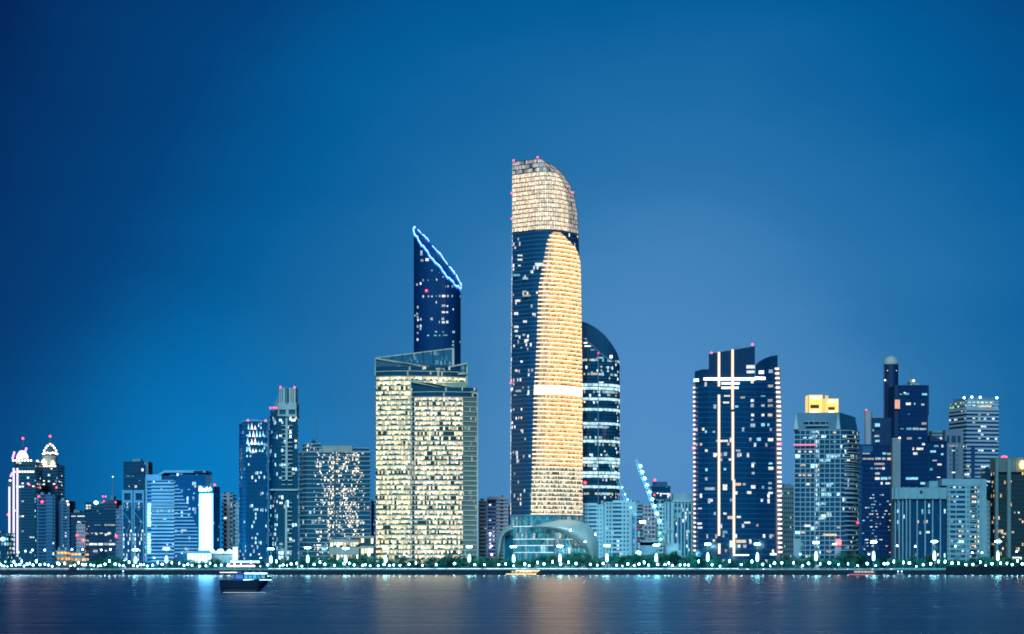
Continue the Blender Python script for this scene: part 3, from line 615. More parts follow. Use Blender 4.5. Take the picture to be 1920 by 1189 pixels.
def dots(root, pts, Y, r, m, name='string_light'):
    for px, py in pts[:100]:
        c = (X(px, Y), Y, Z(py, Y)); MB().lathe(c, [(.01, -r), (r, -.3*r), (r, .3*r), (.01, r)], 6).build(name, m, root)

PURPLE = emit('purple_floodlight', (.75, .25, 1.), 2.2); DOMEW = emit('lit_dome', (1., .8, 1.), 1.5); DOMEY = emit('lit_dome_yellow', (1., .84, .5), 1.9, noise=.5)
SPARK = emit('string_bulb', (1., .85, .5), 5.); STRIP = emit('white_light_strip', (1., .80, .95), 1.5)
def domed_towers():
    Y = 1750.
    g1 = glass('domed_glazing', p=.06, cl=.15, fv=.2, st=1.2, a=(.7, .95, 1.), b=(.6, .9, .8), c=CG, base=(.014, .07, .13), mull=.2, cw=2.4)
    r = simple('domed tower with purple lit cap and three white light strips down its edge', 23, 66, 866, Y, 30, 36, wall('domed_tower_wall', (.035, .10, .17), .6), g1, sill=.3, name='domed_tower', cat='tower')
    blockpart(r, 14, 24, 903, 1064, Y, 2, 26, wall('domed_tower_wing', (.05, .11, .2), .6), 'side_wing')
    for px, y0, y1 in ((18, 913, 1036), (26, 878, 1038), (33, 878, 1038)):
        MB().box(X(px-1.4, Y), X(px+1.4, Y), Y-1.1, Y-.4, Z(y1, Y), Z(y0, Y)).build('light_strip', STRIP, r)
    c = (X(42, Y+12), Y+12, Z(866, Y)); s = S(1, Y)
    MB().lathe(c, [(16.5*s, 0), (17*s, 2*s), (16*s, 5*s), (12*s, 6*s), (.1, 6.2*s)], 20).build('cornice_drum', wall('domed_tower_cornice', (.2, .3, .4), .6), r)
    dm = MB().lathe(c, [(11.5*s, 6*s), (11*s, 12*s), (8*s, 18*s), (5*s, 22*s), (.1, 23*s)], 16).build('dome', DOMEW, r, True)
    for k in range(6):
        t = k*math.pi/3; MB().beam((c[0]+math.cos(t)*12*s, c[1]+math.sin(t)*12*s, c[2]+6*s), (c[0], c[1], c[2]+31*s), .55).build('dome_rib', wall('rib_navy', (.03, .03, .12), .5), dm)
    for a, b, d in (((28, 862), (32, 848), -9), ((49, 848), (52, 840), -4), ((19, 894), (23, 886), 1)): MB().beam((X(a[0], Y), Y+d, Z(a[1], Y)), (X(b[0], Y), Y+d, Z(b[1], Y)), 1.6).build('cap_light', PURPLE, r)
    dots(r, [(25+i*5.5, 863.5) for i in range(7)]+[(19, 901)], Y-5, .9, SPARK)
    dots(r, [(37+i*5, 884.5) for i in range(6)], Y-1, .8, SPARK)
    mast(r, 43, 838, 822, Y+12, .5); warning(r, 43, 822, Y+12, 1.6); warning(r, 55, 909, Y-1, 1.2); warning(r, 15, 965, Y, 1.5)
    Y = 1800.
    r = simple('domed tower with gold bulbs outlining its crown, behind the purple capped one', 63, 107, 872, Y, 32, 34, MATS['domed_tower_wall'], MATS['domed_glazing'], sill=.35, name='domed_tower', cat='tower')
    s = S(1, Y); c = (X(94, Y+10), Y+10, Z(872, Y))
    MB().lathe(c, [(13*s, -6*s), (13*s, 12*s), (14.5*s, 15*s), (14.5*s, 18*s), (.1, 18*s)], 16).build('drum', wall('lit_drum', (.5, .42, .36), .6), r)
    MB().lathe(c, [(13*s, 18*s), (11*s, 24*s), (8*s, 30*s), (4*s, 36*s), (.1, 40*s)], 16).build('dome', wall('bulb_dome', (.10, .13, .18), .5), r, True)
    MB().lathe(c, [(6*s, 21*s), (5*s, 28*s), (3*s, 34*s), (.1, 38*s)], 8).build('dome_lantern', DOMEY, r)
    dots(r, [(81, 851), (83, 845), (86, 840), (89, 836), (94, 833), (99, 836), (102, 840), (105, 845), (107, 851), (84, 850), (89, 849), (94, 850), (99, 849), (104, 850)], Y-14, .9, SPARK)
    MB().lathe((X(70, Y+8), Y+8, Z(872, Y)), [(6*s, 0), (5*s, 5*s), (2*s, 9*s), (.1, 11*s)], 10).build('corner_cap', DOMEY, r, True)
    MB().lathe((X(82, Y+2), Y+2, Z(872, Y)), [(6*s, 0), (5*s, 6*s), (3*s, 10*s), (.1, 12*s)], 10).build('corner_cap', DOMEY, r, True)
    MB().lathe((X(99, Y+2), Y+2, Z(872, Y)), [(5*s, 0), (4*s, 4*s), (2*s, 8*s), (.1, 9*s)], 10).build('corner_cap', DOMEY, r, True)
    dots(r, [(63+i*5, 874) for i in range(9)], Y-1, .8, SPARK)
    mast(r, 94, 836, 818, Y+10, .5); warning(r, 94, 818, Y+10, 1.6); warning(r, 106, 914, Y-1, 1.3)
domed_towers()

gdk = glass('dark_office_glazing', p=.03, cl=.1, fv=.1, st=1., base=(.01, .06, .13), mull=.1, cw=2.)
gres = glass('flat_windows', p=.16, cl=.3, st=1., a=(.8, .95, 1.), b=(.6, .9, 1.), c=CM, base=(.03, .07, .11), mull=.4, cw=3.)
r = simple('low dark block at the end of the row, teal lit windows', -30, 13, 1000, 1650, 25, 8, DARKM, glass('teal_dots', p=.35, cl=.4, st=1., a=(.3, .9, 1.), b=(.5, .95, 1.), c=CW, base=NAVY, mull=.35, cw=2.6)); dots(r, [(5, 1011)], 1648, 1.6, emit('roof_lamp', (.35, .8, 1.), 14), 'roof_lamp')
r = simple('plain blue grey slab with one slit of windows, before the gold bulbed tower', 68, 104, 928, 1720, 24, 22, BLUEW, gdk, sill=.3, glist=[(0, .86, .97, gres), (0, .08, .5, gdk)]); warning(r, 73, 931, 1719, 1.4); warning(r, 79, 941, 1719, 1.8)
r = simple('second blue grey slab with a lit window slit, beside the plain slab', 105, 131, 940, 1730, 24, 22, wall('slab_grey_violet', (.12, .21, .36), .8), gres, sill=.35, glist=[(0, .5, .78, gres)])
dots(r, [(126, 940), (128, 946)], 1729, .8, SPARK)
r = simple('small dark office with two lit top floors, between slab and dark office', 132, 161, 962, 1700, 24, 14, DARKM, gdk); lit_windows(r, [(152, 968, 14, 2.4), (138, 968, 8, 2), (152, 979, 14, 3)], 1699.6)
r = simple('pinkish flats with rows of small balconies in front of the small dark office', 143, 160, 984, 1640, 18, 12, PINKW, gres, sill=.5, piers=5); warning(r, 144, 1004, 1639, 1.4); warning(r, 155, 1013, 1639, 1.1)
r = simple('low block glowing with two rows of orange windows below the slabs', 104, 125, 1033, 1600, 15, 3, GREYW, glass('orange_windows', p=1., cl=.3, st=1.4, a=(1., .42, .1), b=(1., .5, .18), c=(1., .6, .3), base=(.1, .05, .03), mull=.2, blind=.3, cw=3.), sill=.45)
r = simple('low orange lit block below the pinkish flats', 130, 160, 1036, 1602, 15, 3, GREYW, MATS['orange_windows'], sill=.45)
Y = 1690.
r = simple('dark blue office with one long warm lit floor near its base', 160, 217, 945, Y, 30, 20, DARKM, gdk, sill=.25)
blockpart(r, 160, 171, 941, 957, Y-.3, -.3, 12, NAVYW); blockpart(r, 194, 218, 937, 956, Y, .5, 25, wall('dark_hump', (.05, .10, .17), .7)); blockpart(r, 205, 211, 930, 938, Y, 5, 15, STEEL)
lit_windows(r, [(163.5, 948, 4, 4), (168.5, 948, 4, 4), (163.5, 953, 4, 4), (168.5, 953, 4, 4), (206, 984.5, 20, 3.5, 'm'), (183, 984.5, 12, 1.5, 'c'), (173, 1000, 4, 2), (180, 1000, 4, 2), (190, 1000, 6, 2), (205, 1000, 6, 4.5), (170, 1020.5, 8, 4.5, 'B'), (179, 1020.5, 8, 4.5), (189, 1020.5, 8, 4.5, 'B'), (199, 1020.5, 8, 4.5), (208, 1020.5, 8, 4.5), (214, 1020.5, 4, 4.5), (183, 958, 2, 1.5), (187, 963, 2, 1.5)], Y-.5)
dots(r, [(180, 942.5)], Y-1, 1.7, MATS['roof_lamp'], 'roof_lamp'); mast(r, 211.5, 938, 895, Y+10, .7); dots(r, [(211.5, 894)], Y+10, .5, SPARK)
for q in ((193, 931), (198, 931), (195, 940), (217, 942)): warning(r, *q, Y-1, .9)
r = simple('narrow mauve slab with few windows beside the cross braced pair', 217, 229, 955, 1680, 20, 18, wall('mauve_slab', (.22, .26, .40), .8), gres, glist=[(0, .2, .35, gres)], sill=.5); warning(r, 218, 1006, 1679, 1.7)
Y = 1760.
r = simple('dark tower with a recessed top panel rising behind the cross braced pair', 231, 271, 866, Y, 28, 32, wall('dark_tower_wall', (.02, .085, .16), .6), gdk, sill=.2, ins=.3)
blockpart(r, 270, 277, 865, 892, Y, 3, 24, wall('top_fin', (.17, .26, .38), .7), 'stair_tower'); blockpart(r, 244, 262, 873, 888, Y, -.4, .3, NAVYW, 'top_panel')
lit_windows(r, [(240, 893, 8, 1.2, 'c'), (249, 893, 5, 1.2, 'c'), (242, 912, 2, 1.2), (262, 901, 2, 1)], Y-.3)
def braced(a, b, lab):
    Y = 1660.; g = glass('braced_glazing', p=.07, cl=.35, fv=.1, st=1., a=(.7, .97, 1.), b=(.5, .9, 1.), base=(.01, .085, .19), mull=.3, cw=1.5)
    g2 = glass('braced_base_glazing', p=.42, cl=.5, fv=.1, st=1.1, a=(.75, 1., 1.), b=(.55, .92, 1.), c=CG, base=(.012, .085, .19), mull=.35, cw=1.3)
    r = thing('office_tower', lab, 'tower', base((a+b)/2, Y)); wm = wall('braced_frame', (.20, .46, .66), .6); dk = wall('braced_core', (.01, .075, .17), .4)
    ft = rect(a, b, Y, 18)
    storeys(r, ft, G0, Z(1000, Y), 9, dk, [(i, 0, 1, g2) for i in (0, 1, 3)], sill=.12, ins=.3, name='window_band')
    storeys(r, ft, Z(1000, Y)+.45, Z(943, Y), 10, dk, [(i, 0, 1, g) for i in (0, 1, 3)], sill=.08, ins=.3, name='window_band', first=20)
    w = b-a
    m = MB()
    for (p, q, s, t) in ((a-.5, b+.5, 919, 925), (a-.5, b+.5, 938, 943), (a-.5, a+3.5, 924.8, 938.2), (b-3.5, b+.5, 924.8, 938.2)): m.box(X(p, Y), X(q, Y), Y-.4, Y+18.3, Z(t, Y), Z(s, Y))
    m.build('top_frame', wm, r); blockpart(r, a+3, b-3, 924, 939, Y, .8, 17, NAVYW, 'top_opening')
    for p in (a, b-1.3): blockpart(r, p-.3, p+1.6, 942.8, 1064, Y, -.5, .3, wm, 'corner_column')
    for p, q in (((a+1, 943), (a+w*.5, 958)), ((b-1, 943), (a+w*.5, 958)), ((a+1, 960), (b-1, 982)), ((b-1, 976), (a+w*.4, 1000)), ((a+1, 958), (a+w*.3, 944))): MB().beam((X(p[0], Y), Y-.6, Z(p[1], Y)), (X(q[0], Y), Y-.6, Z(q[1], Y)), .45).build('cross_brace', wm, r)
braced(229.5, 248.5, 'cross braced glass tower next to the mauve slab'); braced(251, 270, 'cross braced glass tower next to the white stepped block')

def stepped():
    Y = 1640.; r = thing('office_block', 'white stepped block with shining slab lines fading diagonally into blue glass', 'office building', base(328, Y))
    wm = wall('stepped_floodlit_white', (.28, .55, .80), .6); g = glass('stepped_glazing', p=.03, cl=.15, st=.9, a=(.5, .9, 1.), b=(.6, .95, 1.), base=(.008, .14, .34), mull=.08, ior=1.8)  # blue floodlight tint put into the wall colour
    g2 = glass('stepped_blue_glazing', p=.03, cl=.2, st=.9, a=(.5, .9, 1.), b=(.8, .95, 1.), base=(.004, .11, .30), mull=.06, ior=1.8)
    ft = rect(274, 327, Y, 30); storeys(r, ft, G0, Z(901, Y), 24, wm, [(0, 0, 1, g), (3, 0, 1, g), (1, 0, 1, g)], sill=.36, ins=.8)
    lw2 = emit('slab_edge_painted_glow', (.14, .50, .9), .85, noise=.3, nscale=.1)  # floodlighting on the slab edges put into their emission
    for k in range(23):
        py = 905.5+k*6.63; MB().box(X(284, Y), X(327, Y), Y-.35, Y-.02, Z(py+.95, Y), Z(py-.95, Y)).build('slab_edge_painted_light', lw2, r)
    blockpart(r, 273, 303, 890, 901, Y, -.2, 30, wm, 'roof_block'); blockpart(r, 273, 276, 892, 1064, Y, -.6, 10, wm, 'edge_wall')
    blockpart(r, 304, 327, 892, 901, Y, 1, 30, wall('stepped_roof_navy', (.01, .07, .2), .5), 'roof_block')
    lw = emit('bright_window_white', (.35, .85, 1.), 3., noise=.4, nscale=.3)
    for k in range(17):
        py = 944+k*5.6; 
        if k in (8, 9): continue
        MB().box(X(277, Y), X(283-(k % 3)*.6, Y), Y-.5, Y-.1, Z(py+4, Y), Z(py, Y)).build('lit_window', lw, r)
    f2 = rect(328, 386, Y, 34); storeys(r, f2, G0, Z(890, Y), 26, wall('stepped_navy_core', (.006, .07, .22), .4), [(0, 0, 1, g2), (1, 0, 1, g2)], sill=.06, ins=.2, wname='glass_wing_wall')
    lg = emit('slab_ledge_painted_glow', (.10, .45, .85), .75, noise=.35, nscale=.1)  # the ledges carry the same floodlight as emission, without lamps
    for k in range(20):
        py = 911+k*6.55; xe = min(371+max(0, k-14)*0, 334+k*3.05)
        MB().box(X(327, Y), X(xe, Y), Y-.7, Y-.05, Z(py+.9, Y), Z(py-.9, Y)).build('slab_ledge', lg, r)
    blockpart(r, 309, 386, 882, 886.5, Y, -.8, 34.5, wm, 'roof_canopy')
    MB().prism([(X(298, Y), Y-.8), (X(309, Y), Y-.8), (X(309, Y), Y+30), (X(298, Y), Y+30)], [Z(892, Y), Z(886.5, Y), Z(886.5, Y), Z(892, Y)], [Z(888.5, Y), Z(882, Y), Z(882, Y), Z(888.5, Y)]).build('roof_canopy', wm, r)
    lit_windows(r, [(333, 890, 3, 5, 'B'), (339, 889, 8, 2, 'c'), (331, 937, 5, 3, 'c'), (331, 963, 5, 4, 'c'), (362, 906, 3, 2, 'c'), (364, 925, 3, 2, 'c'), (354, 918, 4, 1.5, 'c'), (363, 938, 2, 2, 'c'), (369, 890, 2, 2, 'c'), (354, 966, 3, 4, 'c'), (363, 976, 3, 1.5, 'c')], Y-.3)
    blockpart(r, 363, 381, 882.8, 885.8, Y, -1.1, -.75, NAVYW, 'canopy_grille')
stepped()
def sign_tower():
    Y = 1600.; r = thing('sign_tower', 'slim blue tower with a huge glowing white panel under a lit roof sign', 'tower', base(392, Y))
    bl = wall('sign_tower_blue', (.008, .18, .40), .5)
    g = glass('sign_tower_glazing', p=.01, cl=.02, st=.5, base=(.012, .14, .33), mull=.1)
    storeys(r, hull_px([(373, 0), (400, 0), (412.5, 12), (412.5, 28), (373, 28)], Y), G0, Z(913, Y), 26, bl, [(1, 0, 1, g)], sill=.1, ins=.2)
    pm = emit('white_sign_panel', (.10, .48, 1.), 9.5, sample=True, noise=.06, nscale=.02)
    MB().prism(hull_px([(373.5, -1.2), (399, -1.2), (399, -.1), (373.5, -.1)], Y), Z(1032, Y), [Z(926, Y), Z(925.5, Y), Z(925.5, Y), Z(926, Y)]).build('sign_panel', pm, r)
    # illegible flowing roof lettering, built as the row of joined strokes the photo shows
    sb = blockpart(r, 373, 400, 911.5, 925, Y, -.7, -.1, wall('sign_backing', (.01, .22, .42), .5), 'roof_sign')
    st = emit('roof_sign_stroke', (.95, 1., 1.), 4.5)
    def P(px, py): return (X(px, Y), Y-1.2, Z(py, Y))
    for pts in ([(375, 921.5), (374.6, 918), (375.5, 914), (377.5, 913.2), (378, 916), (376.5, 918.5), (379, 920), (382, 919.5)], [(382, 919.5), (383, 917), (384.6, 917.5), (384.4, 920), (387, 919.8)], [(387, 919.8), (387.4, 915)], [(388.6, 919.8), (389, 917), (390.6, 917.6), (391, 919.8), (393, 919.5)], [(393, 919.5), (393.5, 917), (395.2, 917.2), (395.6, 919.5), (396.5, 917.5)], [(388.3, 914.6), (389.3, 914.6)], [(394.2, 914.8), (395.2, 914.8)]):
        MB().path([P(*p) for p in pts], .62, 6).build('sign_letter', st, sb)
        warning(r, 402.5, 909, Y-.5, 1.3)
    r = thing('pavilion', 'low floodlit white pavilion with a flat roof below the glowing panel tower', 'pavilion', base(375, 1580)); Y = 1580.
    wm = wall('pavilion_white', (.72, .74, .76), .7); blockpart(r, 351, 397, 1035, 1064, Y, 0, 14, wm, 'wall'); blockpart(r, 349.5, 398.5, 1034, 1036, Y, -1, 15, wm, 'roof')
    lw = emit('pavilion_lit_front', (.35, .7, 1.), 3.2, noise=.35, nscale=.25)
    for k in range(7): blockpart(r, 352+k*6.4, 357+k*6.4, 1038, 1056, Y, -.3, -.02, lw, 'lit_window')
    r = thing('colonnade', 'pale colonnade with slim dark gaps beside the floodlit pavilion', 'colonnade', base(422, 1582)); Y = 1582.
    blockpart(r, 398.5, 440, 1034, 1038, Y, 0, 10, wm, 'roof'); blockpart(r, 398.5, 440, 1038, 1064, Y, 5, 10, wall('colonnade_back', (.1, .3, .42), .7), 'back_wall')
    for k in range(16): MB().tube((X(400+k*2.6, Y), Y+1.2, G0), (X(400+k*2.6, Y), Y+1.2, Z(1038, Y)), .38, 6).build('column', wm, r)
    gb = emit('lantern_white', (.4, .8, 1.), 14, sample=True)
    dots(r, [(398, 1033), (411, 1033.5), (415, 1033), (430, 1033.5)], Y-2, 1.5, gb, 'roof_lantern')
    MB().box(X(437, Y-3), X(445, Y-3), Y-3.6, Y-2.6, Z(1050, Y-3), Z(1026, Y-3)).build('lit_pylon', emit('pylon_glow', (.5, .75, 1.), 3.2, noise=.3), r)
sign_tower()
r = simple('mauve flats with dark stacked balconies beside the panel tower', 415, 437, 928, 1640, 20, 17, PINKW, glass('mauve_flat_windows', p=.05, cl=.2, st=.8, base=(.03, .06, .12), mull=.1, cw=3.), sill=.42, ins=1.6, glist=[(0, .05, .5, MATS['mauve_flat_windows']), (0, .78, 1, MATS['mauve_flat_windows']), (1, 0, 1, MATS['mauve_flat_windows'])])
blockpart(r, 425.5, 431, 926, 1064, 1640, -.8, 3, PINKW, 'stair_tower')
r = simple('narrow white lattice fronted block beside the mauve flats', 441, 448, 944, 1642, 18, 18, PALEB, gres, sill=.4, piers=2)

def blue_pair():
    Y = 1590.; r = thing('glass_tower', 'rounded blue glass tower with small tree shaped light displays near the top', 'tower', base(475, Y))
    g = glass('tree_light_glazing', p=.10, cl=.5, fv=.25, st=1., a=(.55, .95, 1.), b=(.4, .85, 1.), c=CW, base=(.006, .08, .18), mull=.25, cw=1.4, blind=.6, ior=1.8)
    gs = glass('tower_curve_glazing', p=.03, cl=.3, st=.6, a=(.4, .85, 1.), b=(.4, .8, 1.), base=(.008, .16, .36), mull=.1, ior=1.9)
    ft = hull_px([(448, 18), (449.5, 9), (454, 4), (461, 1), (500, 2), (502, 24), (448, 26)], Y)
    storeys(r, ft, G0, Z(792, Y), 36, NAVYW, [(0, 0, 1, gs), (1, 0, 1, gs), (2, 0, 1, gs), (3, 0, 1, g), (4, 0, 1, g)], sill=.1, ins=.25)
    MB().path([(X(450, Y+8), Y+8, Z(793, Y)), (X(461, Y), Y, Z(789, Y)), (X(480, Y), Y, Z(788, Y)), (X(499, Y+2), Y+2, Z(791, Y))], .5, 5).build('roof_rim', PALEB, r)
    t1 = emit('tree_light_pink', (1., .8, .85), 2.2, noise=.5, nscale=1.5); t2 = emit('tree_light_cyan', (.45, .95, 1.), 1.7, noise=.6, nscale=1.5)
    for zx, zy, w, h, mm in ((165, 578, 16, 75, 2), (205, 578, 30, 75, 1), (245, 578, 30, 50, 1), (288, 545, 14, 50, 2), (180, 668, 30, 80, 2), (225, 668, 30, 80, 1), (265, 668, 26, 90, 2), (305, 668, 26, 70, 2), (342, 660, 14, 70, 2), (155, 755, 30, 80, 2), (205, 760, 36, 70, 1), (245, 760, 34, 90, 1), (285, 760, 24, 40, 2), (325, 760, 34, 40, 2), (145, 845, 20, 36, 2), (182, 845, 20, 70, 2), (220, 850, 30, 44, 1), (255, 850, 26, 40, 1), (300, 845, 20, 30, 2), (335, 850, 20, 40, 2)):
        px, py, w, h = 440+zx/6.43, 715+zy/6.43, w/6.43, h/6.43; m = MB()
        pl = [(X(px-w/2, Y), Z(py, Y)), (X(px+w/2, Y), Z(py, Y)), (X(px+w*.12, Y), Z(py-h*.6, Y)), (X(px, Y), Z(py-h, Y)), (X(px-w*.12, Y), Z(py-h*.6, Y))]
        yy = Y+1.0; A = [(a, yy-.3, b) for a, b in pl]; B = [(a, yy-.05, b) for a, b in pl]; m.face(A); m.face(B[::-1])
        for i in range(5): j = (i+1) % 5; m.face([A[i], A[j], B[j], B[i]])
        m.build('tree_light', t1 if mm == 1 else t2, r)
    warning(r, 465, 788, Y, 1.2); warning(r, 498, 789, Y+3, 1.2)
    Y = 1600.; r = thing('glass_tower', 'dark tower with white ribbed crown and a pale spine down its front', 'tower', base(531, Y))
    g = glass('spine_tower_glazing', p=.10, cl=.35, fv=.3, st=1.2, a=(.55, .92, 1.), b=(.95, .98, 1.), c=(1., .85, .6), base=(.012, .075, .12), mull=.25, cw=2.2, blind=.5, ior=1.8)
    g2 = glass('spine_tower_side', p=.14, cl=.5, st=.9, a=(.4, .9, 1.), b=(.5, .9, 1.), base=(.008, .08, .18), mull=.3, cw=1.5)
    ft = hull_px([(504, 14), (506, 5), (514, 1), (521, 0), (559, 1), (560, 26), (504, 30)], Y); wm = wall('spine_white', (.66, .54, .52), .7)
    storeys(r, ft, G0, Z(781, Y), 33, DARKM, [(0, 0, 1, g2), (1, 0, 1, g2), (2, 0, 1, g2), (3, 0, 1, g), (4, 0, 1, g)], sill=.12, ins=.25)
    blockpart(r, 535.5, 539.5, 784, 900, Y, -1.3, .6, wm, 'spine'); blockpart(r, 534.8, 538.6, 940, 1045, Y, -1.3, .6, wm, 'spine')
    for k in range(15): blockpart(r, 528.5, 535.4, 797.3+k*7.9, 798.9+k*7.9, Y, -1.1, .6, wm, 'balcony_ledge'); blockpart(r, 539.6, 548.5, 797.3+k*7.9, 798.9+k*7.9, Y, -1.1, .6, wm, 'balcony_ledge')
    for k in range(12): blockpart(r, 539, 547.5, 942+k*8.2, 943.6+k*8.2, Y, -1.1, .6, wm, 'balcony_ledge')
    blockpart(r, 506, 559.5, 917, 920, Y, -.7, 20, wm, 'belt_ledge'); blockpart(r, 520, 556, 777, 781, Y, .4, 22, wm, 'crown_wall'); blockpart(r, 521, 555.5, 755, 768, Y, .5, 22, wm, 'crown_wall')
    blockpart(r, 522, 554, 768, 777, Y, 1.5, 21, wall('crown_recess', (.02, .12, .16), .5), 'crown_recess')
    for a, b in ((521, 523.5), (535.5, 541), (553.5, 555.5)): blockpart(r, a, b, 767.8, 777.2, Y, .7, 20, wm, 'crown_pillar')
    for a, b in ((523.5, 526), (527, 529.3), (530.2, 534.5), (541.5, 545.5), (546.5, 549), (550, 554)): blockpart(r, a, b, 727, 755.2, Y, .7, 18, wm, 'crown_pillar')
    blockpart(r, 525, 553.5, 730, 755, Y, 2, 16, DARKM, 'crown_core'); blockpart(r, 536.5, 539, 725, 757, Y, -.2, 6, STEEL, 'crown_mast')
    MB().prism(hull_px([(515, 6), (523, 6), (523, 18), (515, 18)], Y), Z(768, Y), [Z(755, Y), Z(735, Y), Z(735, Y), Z(755, Y)]).build('crown_fin', wall('crown_fin', (.2, .3, .36), .7), r)
    blockpart(r, 506, 520, 770, 781, Y, 3, 24, NAVYW, 'roof_block')
    for q in ((526, 726), (552, 726), (507, 765), (513, 764.5), (518, 764.5)): warning(r, *q, Y+1, 1.1)
    mast(r, 522, 728, 715, Y+8, .25); lit_windows(r, [(514, 788, 5, 6, 'c'), (526, 788, 5, 5, 'B'), (550, 788, 8, 5, 'B'), (526, 817, 5, 5), (526, 872, 4, 5), (550, 888, 6, 5, 'm'), (526, 896, 5, 5), (527, 943, 6, 5), (527, 1020, 6, 5), (550, 1014, 6, 5)], Y+.1)
    blockpart(r, 501, 504.5, 790, 960, Y, 20, 30, wall('link_wall', (.10, .25, .4), .6), 'link_wall')
blue_pair()

def hotel():
    Y = 1580.; r = thing('hotel_block', 'broad slab building with white floor lines and scattered sparkling window reflections', 'hotel', base(627, Y))
    wm = wall('hotel_slab', (.50, .42, .42), .6)
    k = dict(base=(.02, .085, .13), ior=1.9, rough=.1)
    gs = glass('hotel_painted_glint', p=.42, cl=1.1, fv=.1, st=1.5, a=(1., .86, .55), b=(1., .93, .75), c=(1., .74, .36), mull=.25, blind=.8, det=1.5, cw=.95, vs=2, vary=1.4, **k)  # reflected glitter put into emissive window cells
    gm = glass('hotel_painted_glint_half', p=.26, cl=.9, st=1.3, a=(1., .93, .65), b=(.9, 1., 1.), c=(1., .8, .4), mull=.3, blind=.8, det=1.5, cw=.95, vs=2, vary=1.4, **k)
    gd = glass('hotel_dim', p=.02, cl=.1, st=.6, a=(.6, .9, 1.), b=CG, mull=.12, cw=2., **k)
    ft = hull_px([(560, 26), (561, 12), (566, 5), (574, 1), (603, 0), (660, 0), (694, 3), (695, 30)], Y)
    storeys(r, ft, G0, Z(848, Y), 26, wm, [(0, 0, 1, gd), (1, 0, 1, gd), (2, 0, 1, gd), (3, 0, .5, gd), (3, .5, 1, gm), (4, 0, .2, gm), (4, .2, 1, gs), (5, 0, .4, gs), (5, .4, .72, gm), (5, .72, 1, gd), (6, 0, 1, gd)], sill=.16, ins=.5)
    storeys(r, hull_px([(566, 6), (574, 1.5), (602, 1), (602, 20), (566, 20)], Y), Z(848, Y)+.5, Z(832, Y), 2, wm, [(0, 0, 1, gd), (1, 0, 1, gm)], sill=.2, wname='roof_wing')
    storeys(r, hull_px([(660, 1), (693, 4), (693, 20), (660, 20)], Y), Z(848, Y)+.5, Z(840, Y), 1, wm, [(0, 0, 1, gd)], sill=.2, wname='roof_wing')
    blockpart(r, 602.5, 659.5, 835, 847.8, Y, 5, 22, wall('penthouse_beige', (.6, .40, .34), .8), 'penthouse')
    blockpart(r, 627, 629.5, 846, 1042, Y, -.25, .3, wall('hotel_groove', (.06, .10, .12), .6), 'facade_groove')
    mast(r, 593, 832, 777, Y+8, .6); MB().lathe((X(588, Y+8), Y+8, Z(832, Y)), [(2.4, 0), (1.6, 1.5), (.3, 4), (.05, 5)], 8).build('roof_cone', DARKM, r)
    mast(r, 645, 836, 830, Y+8, .3)
    Y = 1556.; r = thing('podium_building', 'low pale podium with lit showroom windows before the sparkling slab building', 'building', base(658, Y)); wm = wall('podium_stone', (.6, .42, .36), .8)
    gp = glass('podium_lit_glazing', p=.9, cl=.5, st=1.3, a=(1., .88, .62), b=(1., .95, .75), c=(1., .7, .4), base=(.08, .07, .05), mull=.15, blind=.6, cw=2.6)
    storeys(r, hull_px([(617, 2), (673, 2), (673, 16), (617, 16)], Y), G0, Z(1012, Y), 2, wm, [(0, 0, 1, gp)], sill=.5, wname='wall')
    storeys(r, hull_px([(675, 0), (701, 0), (701, 16), (675, 16)], Y), G0, Z(1008, Y), 3, wm, [(0, 0, 1, gp)], sill=.22, wname='wall')
    blockpart(r, 648, 702, 1005, 1008, Y, -.5, 18, wm, 'roof_slab')
    simple('small blue block squeezed between the slab building and the cream office block', 695, 702, 941, 1640, 16, 16, wall('squeezed_blue', (.05, .16, .32), .6), gdk, sill=.3)
hotel()

def grey_blocks():
    Y = 1660.; gw = glass('dark_small_windows', p=.06, cl=.2, st=.8, base=(.04, .06, .10), mull=.45, cw=3.2)
    r = simple('grey beige flats beside the cream office block', 897, 913, 940, Y, 18, 18, wall('grey_beige', (.55, .38, .38), .8), gw, sill=.5, name='flats')
    r = simple('lavender lit flats, set between grey beige and pink flats', 913, 931, 938, Y+2, 18, 18, wall('lavender', (.45, .36, .56), .8), glass('violet_windows', p=.3, cl=.3, st=1., a=(.7, .75, 1.), b=(.85, .9, 1.), base=(.05, .07, .16), mull=.4, cw=3.), sill=.45, name='flats')
    dots(r, [(919, 1000), (922, 1040), (921, 1024)], Y, .9, emit('violet_lamp', (.7, .75, 1.), 6), 'wall_lamp')
    r = simple('pinkish flats with a column of dark balconies beside the gold tower', 930, 953, 936, Y-6, 20, 19, PINKW, gw, sill=.4, glist=[(0, .3, .62, MATS['dark_small_windows'])], ins=1.2, name='flats'); blockpart(r, 913, 953, 931, 936, Y-6, 3, 16, PINKW, 'roof_block')
    simple('slim blue glass block tucked behind the gold tower', 952, 962, 950, 1700, 16, 18, wall('slim_blue', (.04, .13, .28), .6), gdk, name='building')
grey_blocks()

